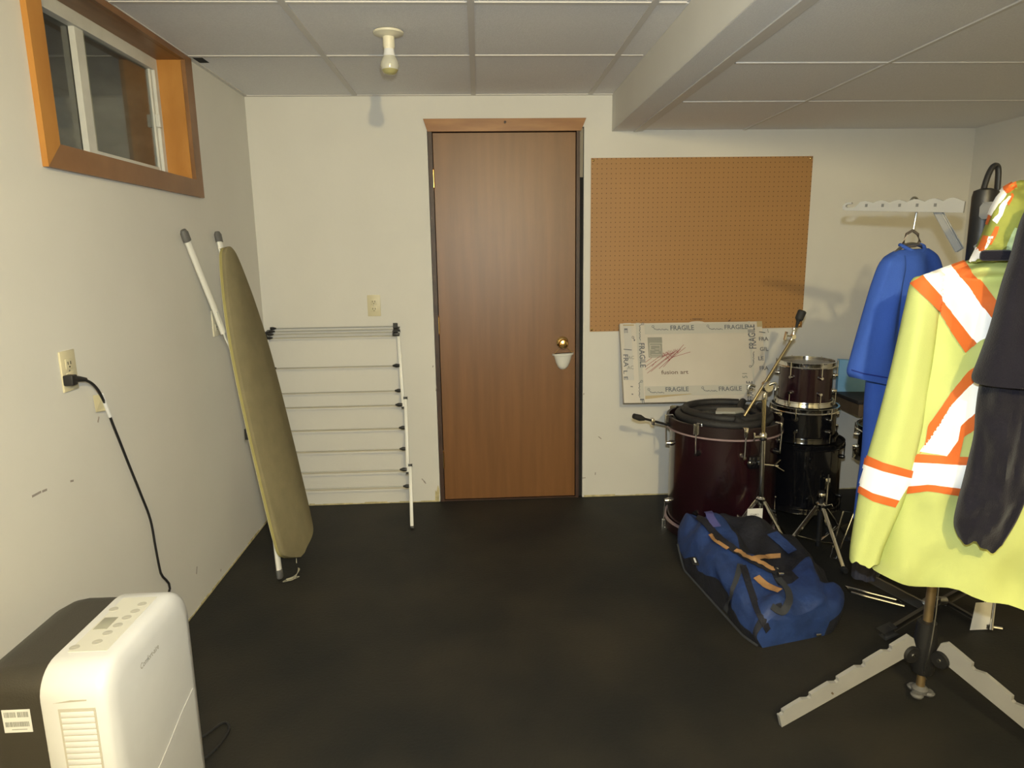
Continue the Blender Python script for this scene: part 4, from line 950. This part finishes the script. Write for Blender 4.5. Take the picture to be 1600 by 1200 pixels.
strap('webbing_handle', [(1092, 806), (1105, 822), (1122, 842), (1150, 864), (1172, 878), (1195, 890), (1212, 898)], 0.034, bag_n, lift=0.016)
strap('leather_grip', [(1112, 840), (1120, 848), (1138, 862)], 0.016, tan_m, lift=0.022)
strap('leather_grip', [(1150, 866), (1170, 878), (1186, 885), (1206, 896)], 0.018, tan_m, lift=0.026)
strap('leather_grip', [(1176, 879), (1198, 875), (1221, 873)], 0.022, tan_m, lift=0.020)
strap('leather_patch', [(1181, 903), (1196, 916), (1218, 926)], 0.030, tan_m, lift=0.010)
strap('webbing', [(1157, 882), (1152, 905), (1145, 925), (1134, 955)], 0.022, bag_g, lift=0.004)
strap('webbing', [(1162, 884), (1172, 920), (1184, 950), (1200, 985)], 0.026, bag_n, lift=0.004)
strap('webbing', [(1208, 836), (1222, 850), (1238, 866)], 0.045, bag_b, lift=0.014)
strap('webbing_handle', [(1215, 905), (1232, 930), (1222, 955), (1205, 948)], 0.026, bag_g, lift=0.008)
strap('webbing', [(1108, 800), (1112, 812), (1120, 826)], 0.034, mat('violet blue lining', (0.07, 0.07, 0.24), 0.7), lift=0.014)
strap('piping', [(1060, 850), (1075, 900), (1110, 945), (1160, 990), (1185, 1008)], 0.008, bag_g, lift=0.004)
h = hit(bb, 1090, 877, 0.006)
if h: new('zip_pull', obox(BM(), h[0], (X, h[1].cross(X).normalized(), h[1]), (0.014, 0.024, 0.005), 0.003), black_pl, dbg); h2 = hit(bb, 1090, 876, 0.012); new('zip_mark', obox(BM(), h2[0], (X, h2[1].cross(X).normalized(), h2[1]), (0.003, 0.013, 0.001)), paper, dbg, smooth=False)
for (px, py) in ((1219, 900), (1275, 988), (1210, 893)):
    h = hit(bb, px, py, 0.012)
    if h: new('metal_clip', obox(BM(), h[0], (X, Y, Z), (0.010, 0.006, 0.005), 0.002), chrome, dbg)

# ------------------------------------------------------------------ clothes airer
AX, AY = 2.530, -1.90
ai = thing('clothes_airer', (AX, AY, 0.0), 'tripod clothes airer with notched grey legs holding the hung clothes', 'clothes airer')
new('pole', tube(BM(), [(AX, AY, 0.26), (AX+0.027, AY, 1.36)], 0.0135, 18), pole_m, ai)
new('lower_pole', tube(BM(), [(AX, AY, 0.045), (AX, AY, 0.14)], 0.0125, 18), pole_m, ai)
bm = BM(); lathe(bm, [(0.028, 0.105), (0.034, 0.12), (0.034, 0.20), (0.030, 0.240), (0.027, 0.275), (0.0145, 0.280)], (AX, AY, 0), n=24); new('leg_collar', bm, black_pl, ai)
bm = BM()
for k in range(3):
    a = math.radians(100+120*k); d = Vector((math.cos(a), math.sin(a), 0)); lathe(bm, [(0.016, -0.006), (0.019, 0.0), (0.014, 0.006)], Vector((AX, AY, 0.036))+d*0.024, n=14)
lathe(bm, [(0.022, -0.008), (0.024, 0.006), (0.014, 0.016)], (AX, AY, 0.042), n=16); new('slider_foot', bm, grey_cap, ai)
new('slider_screw', lathe(BM(), [(0.012, 0.10), (0.014, 0.106), (0.012, 0.114)], (AX, AY, 0), n=12), chrome, ai)
def notched(a, b, w0, w1, vdir, thick, n, name='leg', sag=0.10, holes=True):
    """flat arm a->b with scalloped upper edge, cut notches"""
    a, b = Vector(a), Vector(b); d = (b-a); L_ = d.length; d.normalize(); v = Vector(vdir); v = (v-d*v.dot(d)).normalized(); nn = d.cross(v)
    top = []; bot = []
    per = L_/n
    top.append((0.0, w0*0.25)); top.append((0.012, w0*0.5))
    for k in range(n):
        x0 = k*per
        wk = (w0+(w1-w0)*(k+0.5)/n)*0.5
        for fx, fh in ((0.10, 1.0), (0.45, 0.98), (0.78, 0.94), (0.81, 0.58), (0.88, 0.52), (0.94, 0.62)): top.append((x0+per*fx, wk*fh))
    top.append((L_-0.004, w1*0.3)); bot = [(L_, -w1*0.5), (L_*0.5, -(w0+w1)*0.25), (0.012, -w0*0.5), (0.0, -w0*0.3)]
    pts = [a+d*x+v*y-nn*thick/2 for x, y in top+bot]
    return prism(BM(), pts, nn*thick)
for ang, Lg, m_ in ((191, 0.505, alu), (-66, 0.60, alu), (55, 0.44, alu)):
    a = math.radians(ang); d = Vector((math.cos(a), math.sin(a), 0)); p0 = Vector((AX, AY, 0.0))+d*0.045; p0.z = 0.215
    p1 = Vector((AX, AY, 0.0))+d*Lg; p1.z = 0.034
    l = new('leg', notched(p0, p1, 0.066, 0.050, Z, 0.013, 5), m_, ai, smooth=False)
    q = Vector((AX, AY, 0.190))+d*0.055
    bm = BM(); side = Vector((-d.y, d.x, 0)); lathe(bm, [(0.024, -0.016), (0.027, -0.010), (0.027, 0.010), (0.024, 0.016)], q-Vector((0, 0, 0.012)), side, 20); new('pivot', bm, black_pl, l)
    bm = BM(); lathe(bm, [(0.006, -0.019), (0.007, -0.017), (0.007, 0.017), (0.006, 0.019)], q-Vector((0, 0, 0.012)), side, 12); new('rivet', bm, chrome, l)
    qh = p0.lerp(p1, 0.62); bm = BM(); lathe(bm, [(0.003, -0.0115), (0.003, 0.0115)], qh-Vector((0, 0, 0.008)), side, 10); new('rivet_hole', bm, wood_tb, l)
# top hub with a loop handle
new('top_hub', lathe(BM(), [(0.026, 1.33), (0.030, 1.345), (0.031, 1.54), (0.028, 1.556), (0.012, 1.562)], (AX+0.030, AY, 0), n=28), black_pl, ai)
bm = BM(); hx = AX+0.042; tube(bm, cr([(hx-0.020, AY, 1.550), (hx-0.012, AY, 1.590), (hx-0.002, AY, 1.615), (hx+0.008, AY, 1.622), (hx+0.016, AY, 1.612), (hx+0.019, AY, 1.585), (hx+0.020, AY, 1.550)], 6), 0.007, 10, flat=1.2); new('loop_handle', bm, black_pl, ai)
tip = at(1317, 323, 1, -1.62); root = Vector((AX-0.01, AY+0.02, 1.517))
d = (root-tip).normalized(); LA = (root-tip).length; nn = d.cross(Z).normalized(); v = nn.cross(d)
if v.z < 0: v = -v
topc = []
def apt(x, y): return tip+d*x+v*y
# outline: open hook at the tip and waves along the top
out_ = [(0.0, -0.003), (0.003, 0.006), (0.010, 0.012), (0.026, 0.013), (0.028, 0.008), (0.012, 0.006), (0.010, 0.001), (0.014, -0.003), (0.036, -0.003), (0.044, 0.004)]
nb = 6
for k in range(nb):
    x0 = 0.044 + (LA-0.05)*k/nb; wv_ = (LA-0.05)/nb; hgt = 0.014+0.008*k/nb
    for f_, g_ in ((0.15, 0.80), (0.35, 0.98), (0.55, 1.0), (0.80, 0.80), (1.0, 0.60)): out_.append((x0+wv_*f_, hgt*g_+0.002))
out_ += [(LA, 0.012), (LA, -0.018), (LA*0.5, -0.015), (0.02, -0.012), (0.005, -0.010)]
arm = new('arm', prism(BM(), [apt(x, y)-nn*0.005 for x, y in out_], nn*0.010), alu, ai, smooth=False)
for k in range(5):
    x0 = 0.060 + (LA-0.05)*k/nb; new('arm_notch', obox(BM(), apt(x0+0.012, 0.003), (d, v, nn), (0.0035, 0.0045, 0.0058)), grey_cap, arm, smooth=False)
s0 = at(1464, 328, 1, -1.81); s1 = Vector((AX-0.012, AY+0.02, at(1512, 390, 1, AY+0.02).z))
new('brace', bar(BM(), s0, s1, Z, 0.017, 0.010, 0.002), alu, ai)
for ang, Lg in ((-88, 0.34), (-36, 0.34), (25, 0.34)):
    a = math.radians(ang); dd = Vector((math.cos(a), math.sin(a), 0)); r0 = Vector((AX, AY, 1.500))+dd*0.03
    l = new('arm', notched(r0, r0+dd*Lg+Vector((0, 0, 0.012)), 0.045, 0.026, Z, 0.010, 6), alu, ai, smooth=False)
    new('brace', bar(BM(), r0+dd*0.16-Z*0.01, Vector((AX, AY, 1.40))+dd*0.03, Z, 0.017, 0.010, 0.002), alu, ai)
bm = BM(); tube(bm, cr([tuple(at(1468, 905, 1, AY-0.03)), tuple(at(1461, 970, 1, AY-0.05)), tuple(at(1452, 1020, 1, AY-0.06)), tuple(at(1444, 1050, 1, AY-0.03)), tuple(at(1448, 1062, 1, AY-0.02))], 5), 0.0016, 6); new('pull_wire', bm, steel, ai)

# ------------------------------------------------------------------ garments
def V2(a): return Vector((math.cos(math.radians(a)), math.sin(math.radians(a)), 0))
VN = -V2(54)      # towards the camera
def drape(name, rows, P0, n, m, parent, depth=0.05, wr=0.12, wf=5, sub=5, seg=56, seed=0, open_end=True, curve=0.0, power=0.8, endw=None, fine=0.0, hem=0.0):
    """garment tube; rows: (xl, yl, xr, yr[, depth factor]) in picture-space rays cut at the garment's own plane"""
    P0 = Vector(P0); n = Vector(n).normalized(); R_ = []
    rows = [tuple(r) + ((1.0,) if len(r) == 4 else ()) for r in rows]
    bm = BM(); rings = []; path = cr(rows, sub); N = len(path)
    for i, (xl_, yl_, xr__, yr__, df) in enumerate(path):
        A = atp(xl_, yl_, P0, n); B = atp(xr__, yr__, P0, n); c_ = (A+B)/2; hv = (B-A)/2; t = i/(N-1); ring = []
        for k in range(seg):
            th = 2*PI*k/seg; cx_, sn = math.cos(th), math.sin(th)
            cxp = math.copysign(abs(cx_)**power, cx_); snp = math.copysign(abs(sn)**power, sn)
            q = c_+hv*cxp
            amp = min(1, t*3+0.25)
            wv_ = wr*amp*(math.sin(wf*cxp*1.6+seed+1.2*math.sin(t*4+seed)) + 0.5*math.sin(wf*2.1*cxp+seed*2+2.0*t)) + fine*noise.noise(Vector((cxp*3+seed, t*9, sn)))
            q = q + n*(depth*df*snp*(1+0.0) + depth*wv_*abs(sn)*(1 if sn > 0 else -0.4)) + n*curve*(1-cxp*cxp) + Z*(hem*t**5*(math.sin(5.2*cxp+seed)+0.5*math.sin(11*cxp+2*seed)))
            ring.append(bm.verts.new(q))
        rings.append(ring)
    for i in range(N-1):
        for k in range(seg): bm.faces.new((rings[i][k], rings[i][(k+1) % seg], rings[i+1][(k+1) % seg], rings[i+1][k]))
    bm.faces.new(rings[0])
    if open_end:
        e = rings[-1]; e0 = rings[-2-sub//2]; c_ = sum((v.co for v in e), Vector())/seg; c0 = sum((v.co for v in e0), Vector())/seg
        inn = [bm.verts.new(c_+(v.co-c_)*0.93) for v in e]; inn2 = [bm.verts.new(c0+(v.co-c0)*0.90) for v in e0]
        for k in range(seg):
            bm.faces.new((e[k], e[(k+1) % seg], inn[(k+1) % seg], inn[k])); bm.faces.new((inn[k], inn[(k+1) % seg], inn2[(k+1) % seg], inn2[k]))
        bm.faces.new(inn2)
    else: bm.faces.new(rings[-1])
    return new(name, bm, m, parent)
def ribbon(name, ea, eb, trees, m, parent, lift=0.0022, nl=28, nw=6):
    """tape sewn on a garment: strip between two edge polylines, laid on the cloth surface"""
    def samp(e, t):
        ls = [0]
        for i in range(len(e)-1): ls.append(ls[-1]+math.dist(e[i], e[i+1]))
        s = t*ls[-1]
        for i in range(len(e)-1):
            if s <= ls[i+1] or i == len(e)-2:
                f_ = (s-ls[i])/max(1e-6, ls[i+1]-ls[i]); return (e[i][0]+(e[i+1][0]-e[i][0])*f_, e[i][1]+(e[i+1][1]-e[i][1])*f_)
    grid = {}
    bm = BM()
    for i in range(nl+1):
        a = samp(ea, i/nl); b = samp(eb, i/nl)
        for j in range(nw+1):
            x = a[0]+(b[0]-a[0])*j/nw; y = a[1]+(b[1]-a[1])*j/nw; best = None
            for tr in trees:
                h = hit(tr, x, y, lift)
                if h and (best is None or (h[0]-CAM).length < (best-CAM).length): best = h[0]
            if best is not None: grid[i, j] = bm.verts.new(best)
    for i in range(nl):
        for j in range(nw):
            q = [grid.get(k) for k in ((i, j), (i+1, j), (i+1, j+1), (i, j+1))]
            if all(q):
                cs = [v.co for v in q]
                if max((cs[a]-cs[b]).length for a in range(4) for b in range(a)) < 0.09: bm.faces.new(q)
    loose = [v for v in bm.verts if not v.link_faces]
    bmesh.ops.delete(bm, geom=loose, context='VERTS')
    if not bm.faces: bm.free(); return None
    return new(name, bm, m, parent)

# blue shirt on its hanger
hk = apt(LA*0.50, 0.010)
SP = Vector((hk.x, hk.y, 0)); SD = V2(15); SN = Vector((SD.y, -SD.x, 0))
def sp_at(px, py): return atp(px, py, SP, SN)
hg = thing('clothes_hanger', (hk.x, hk.y, 1.35), 'grey wire hanger hooked over the airer arm, holding the blue shirt', 'hanger')
bm = BM()
tube(bm, cr([tuple(sp_at(1421, 326)), tuple(sp_at(1422, 316)), tuple(sp_at(1427, 309)), tuple(sp_at(1433, 311)), tuple(sp_at(1434, 322)), tuple(sp_at(1431, 338)), tuple(sp_at(1427, 360))], 5), 0.0032, 8); new('hook', bm, steel, hg)
closed = [tuple(sp_at(*q)) for q in ((1426, 360), (1416, 366), (1411, 380), (1418, 385), (1430, 384), (1437, 378), (1434, 366))]
new('neck_ring', closed_tube(BM(), closed, 0.0045, 8), mat('bronze grey wire', (0.20, 0.17, 0.15), 0.4, 0.6), hg)
new('shoulder_bar', tube(BM(), cr([tuple(sp_at(1385, 410)), tuple(sp_at(1412, 384)), tuple(sp_at(1438, 384)), tuple(sp_at(1460, 404))], 5), 0.005, 8), steel, hg)
ts = thing('blue_shirt', (hk.x, hk.y, 0.55), 'long royal blue t-shirt on a hanger left of the hi-vis jacket', 'shirt')
tor = [(1402, 391, 1448, 388, .45), (1392, 397, 1455, 394, .7), (1383, 405, 1461, 402, 0.85), (1376, 422, 1466, 420), (1370, 450, 1470, 450), (1366, 500, 1474, 500), (1362, 560, 1474, 560), (1355, 620, 1474, 620), (1351, 700, 1470, 700), (1343, 760, 1468, 760), (1337, 812, 1464, 815)]
tors = drape('shirt_body', tor, SP, SN, bshirt, ts, depth=0.045, wr=0.15, wf=3.0, seed=1.3)
slv = [(1394, 398, 1410, 400, .5), (1381, 409, 1410, 420, .8), (1370, 440, 1403, 450), (1357, 480, 1399, 490), (1345, 520, 1396, 530), (1335, 555, 1394, 570), (1329, 580, 1387, 592), (1333, 590, 1385, 601)]
slo = drape('sleeve', slv, SP+SN*0.045, SN, bshirt, ts, depth=0.040, wr=0.15, wf=2.5, seed=0.4)
slt = bvh_of(slo); tot = bvh_of(tors)
ribbon('sleeve_hem', [(1331, 577), (1350, 583), (1386, 589)], [(1331, 579), (1350, 585), (1386, 591)], [slt], bshirt_d, ts)
bm = BM(); cc_ = sp_at(1425, 389); closed_tube(bm, [cc_ + SD*(0.040*math.cos(a)) + SN*(0.024*math.sin(a)) + Z*(0.010*math.cos(a)**2 - 0.010*math.sin(a)) for a in [2*PI*k/24 for k in range(24)]], 0.0055, 8); new('collar', bm, bshirt, ts)

# charcoal trousers behind the jacket
SP2 = Vector((AX, AY, 0)) - VN*0.20
tr_ = thing('charcoal_trousers', (SP2.x, SP2.y, 0.35), 'charcoal trousers hanging low behind the hem of the hi-vis jacket', 'trousers')
drape('trouser_leg', [(1440, 480, 1500, 480, .6), (1420, 600, 1480, 600), (1385, 740, 1440, 745), (1350, 830, 1402, 835), (1334, 868, 1374, 880), (1330, 898, 1368, 906)], SP2, VN, greycl, tr_, depth=0.03, wr=0.2, seed=0.5)

# hi-vis jacket
JP = Vector((AX, AY, 0)) + VN*0.285
JN = VN
jk = thing('hi_vis_jacket', (JP.x+0.06, JP.y, 0.40), 'fluorescent yellow work jacket with orange and silver tape hanging on the airer', 'jacket')
jb = [(1540, 400, 1590, 398, .35), (1500, 410, 1630, 405, .6), (1455, 425, 1665, 420, .8), (1424, 440, 1700, 438, .9), (1418, 480, 1708, 478), (1414, 560, 1708, 560), (1410, 650, 1706, 650), (1404, 720, 1704, 720), (1390, 780, 1702, 790), (1374, 840, 1700, 870), (1362, 880, 1700, 950)]
jbo = drape('jacket_body', jb, JP, JN, hiv, jk, depth=0.085, wr=0.10, wf=4.2, seed=2.0, seg=80, sub=6, fine=0.35, hem=0.012)
js = [(1440, 431, 1470, 424, .5), (1424, 438, 1474, 440, .8), (1413, 480, 1468, 485), (1402, 530, 1462, 535), (1388, 590, 1454, 595), (1371, 655, 1444, 660), (1354, 715, 1428, 730), (1344, 760, 1414, 780), (1335, 810, 1396, 822), (1329, 850, 1382, 855), (1328, 866, 1375, 879)]
jso = drape('sleeve', js, JP+JN*0.055, JN, hiv, jk, depth=0.050, wr=0.10, wf=2.2, seed=3.1, seg=56, sub=6, hem=0.005)
JT = [bvh_of(jbo), bvh_of(jso)]; JB = [JT[0]]; JS = [JT[1]]
def tape(ea, eb, m, trees, nm): ribbon(nm, ea, eb, trees, m, jk, lift=0.0045, nl=40, nw=10)
# shoulder diagonal
tape([(1424, 443), (1470, 492), (1511, 551)], [(1443, 432), (1486, 484), (1527, 536)], orange_t, JT, 'orange_tape')
tape([(1443, 432), (1486, 484), (1527, 536)], [(1487, 416), (1520, 458), (1560, 512)], silver_t, JT, 'silver_tape')
tape([(1487, 416), (1520, 458), (1560, 512)], [(1507, 409), (1540, 448), (1580, 500)], orange_t, JT, 'orange_tape')
# lower diagonal
tape([(1540, 560), (1515, 580), (1485, 615), (1450, 664), (1446, 690), (1440, 706)], [(1545, 578), (1524, 596), (1490, 630), (1462, 672), (1440, 704), (1437, 709)], orange_t, JT, 'orange_tape')
tape([(1545, 578), (1524, 596), (1487, 633), (1466, 664), (1437, 705)], [(1560, 625), (1525, 645), (1503, 665), (1499, 688), (1481, 713)], silver_t, JB, 'silver_tape')
tape([(1560, 625), (1525, 645), (1503, 665), (1499, 688), (1481, 713)], [(1560, 650), (1528, 668), (1508, 682), (1504, 700), (1500, 716)], orange_t, JB, 'orange_tape')
# waist band
tape([(1434, 709), (1480, 713), (1540, 714), (1640, 716)], [(1425, 722), (1480, 726), (1540, 727), (1640, 729)], orange_t, JB, 'orange_tape')
tape([(1425, 722), (1480, 726), (1540, 727), (1640, 729)], [(1403, 761), (1450, 757), (1500, 762), (1640, 770)], silver_t, JB, 'silver_tape')
tape([(1403, 761), (1450, 757), (1500, 762), (1640, 770)], [(1403, 773), (1450, 767), (1500, 774), (1640, 782)], orange_t, JB, 'orange_tape')
# sleeve band
tape([(1353, 710), (1380, 722), (1428, 736)], [(1350, 725), (1380, 736), (1424, 747)], orange_t, JS, 'orange_tape')
tape([(1350, 725), (1380, 736), (1424, 747)], [(1341, 757), (1365, 770), (1404, 781)], silver_t, JS, 'silver_tape')
tape([(1341, 757), (1365, 770), (1404, 781)], [(1340, 768), (1365, 783), (1398, 792)], orange_t, JS, 'orange_tape')

# hood of the jacket hooked up over the hub
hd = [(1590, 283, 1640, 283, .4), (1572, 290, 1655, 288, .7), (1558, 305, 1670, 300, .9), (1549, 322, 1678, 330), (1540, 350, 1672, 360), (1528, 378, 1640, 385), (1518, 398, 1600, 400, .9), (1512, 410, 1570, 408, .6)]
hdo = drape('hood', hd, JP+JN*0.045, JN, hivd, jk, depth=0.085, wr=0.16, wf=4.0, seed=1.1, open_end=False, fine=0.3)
HT = [bvh_of(hdo)]
def htape(ea, eb, m, nm): ribbon(nm, ea, eb, HT, m, jk, lift=0.003, nl=14, nw=4)
htape([(1567, 294), (1586, 283)], [(1571, 304), (1590, 292)], orange_t, 'orange_tape')
htape([(1568, 294), (1556, 306), (1546, 325), (1543, 334)], [(1572, 304), (1564, 316), (1556, 328), (1551, 338)], silver_t, 'silver_tape')
htape([(1542, 332), (1538, 349)], [(1551, 337), (1545, 352)], orange_t, 'orange_tape')
htape([(1574, 306), (1562, 322), (1560, 334), (1552, 344)], [(1580, 306), (1572, 320), (1567, 336), (1559, 350)], silver_t, 'silver_tape')
htape([(1582, 302), (1572, 318)], [(1586, 304), (1576, 322)], orange_t, 'orange_tape')
htape([(1556, 354), (1547, 372), (1540, 380)], [(1562, 354), (1556, 370), (1550, 382)], orange_t, 'orange_tape')
htape([(1538, 368), (1531, 384), (1527, 390)], [(1548, 370), (1542, 390), (1537, 396)], orange_t, 'orange_tape')
htape([(1527, 386), (1516, 408)], [(1537, 396), (1524, 411)], silver_t, 'silver_tape')
htape([(1546, 370), (1539, 392)], [(1552, 370), (1544, 386)], silver_t, 'silver_tape')
htape([(1588, 355), (1578, 372), (1570, 392)], [(1596, 358), (1588, 376), (1582, 396)], mat('pale green lining', (0.50, 0.62, 0.36), 0.8), 'lining_edge')
bm = BM(); q = atp(1556, 399, JP+JN*0.13, JN); obox(bm, q, (V2(-36), Z, JN), (0.030, 0.012, 0.012), 0.008); new('collar', bm, navy, jk)

# navy sweatshirt in front
NP = JP + JN*0.135
nj = thing('navy_sweatshirt', (NP.x+0.15, NP.y-0.08, 0.5), 'dark navy sweatshirt draped in front of the hi-vis jacket, cuff hanging down', 'sweatshirt')
drape('sweatshirt_body', [(1606, 318, 1660, 316, .5), (1592, 350, 1720, 345, .8), (1578, 400, 1760, 395), (1562, 450, 1770, 450), (1546, 510, 1775, 510), (1528, 560, 1778, 565), (1518, 586, 1780, 606), (1521, 596, 1780, 614)], NP+JN*0.045, JN, navy, nj, depth=0.060, wr=0.22, wf=4.0, seed=0.9, seg=72)
drape('sleeve', [(1540, 570, 1610, 570, .8), (1530, 600, 1618, 600), (1524, 640, 1612, 640), (1521, 680, 1606, 680), (1512, 720, 1603, 720), (1502, 760, 1604, 760), (1494, 790, 1602, 782), (1490, 815, 1588, 815), (1496, 832, 1566, 853)], NP, JN, navy, nj, depth=0.052, wr=0.22, wf=3.4, seed=2.2, hem=0.010, fine=0.3)
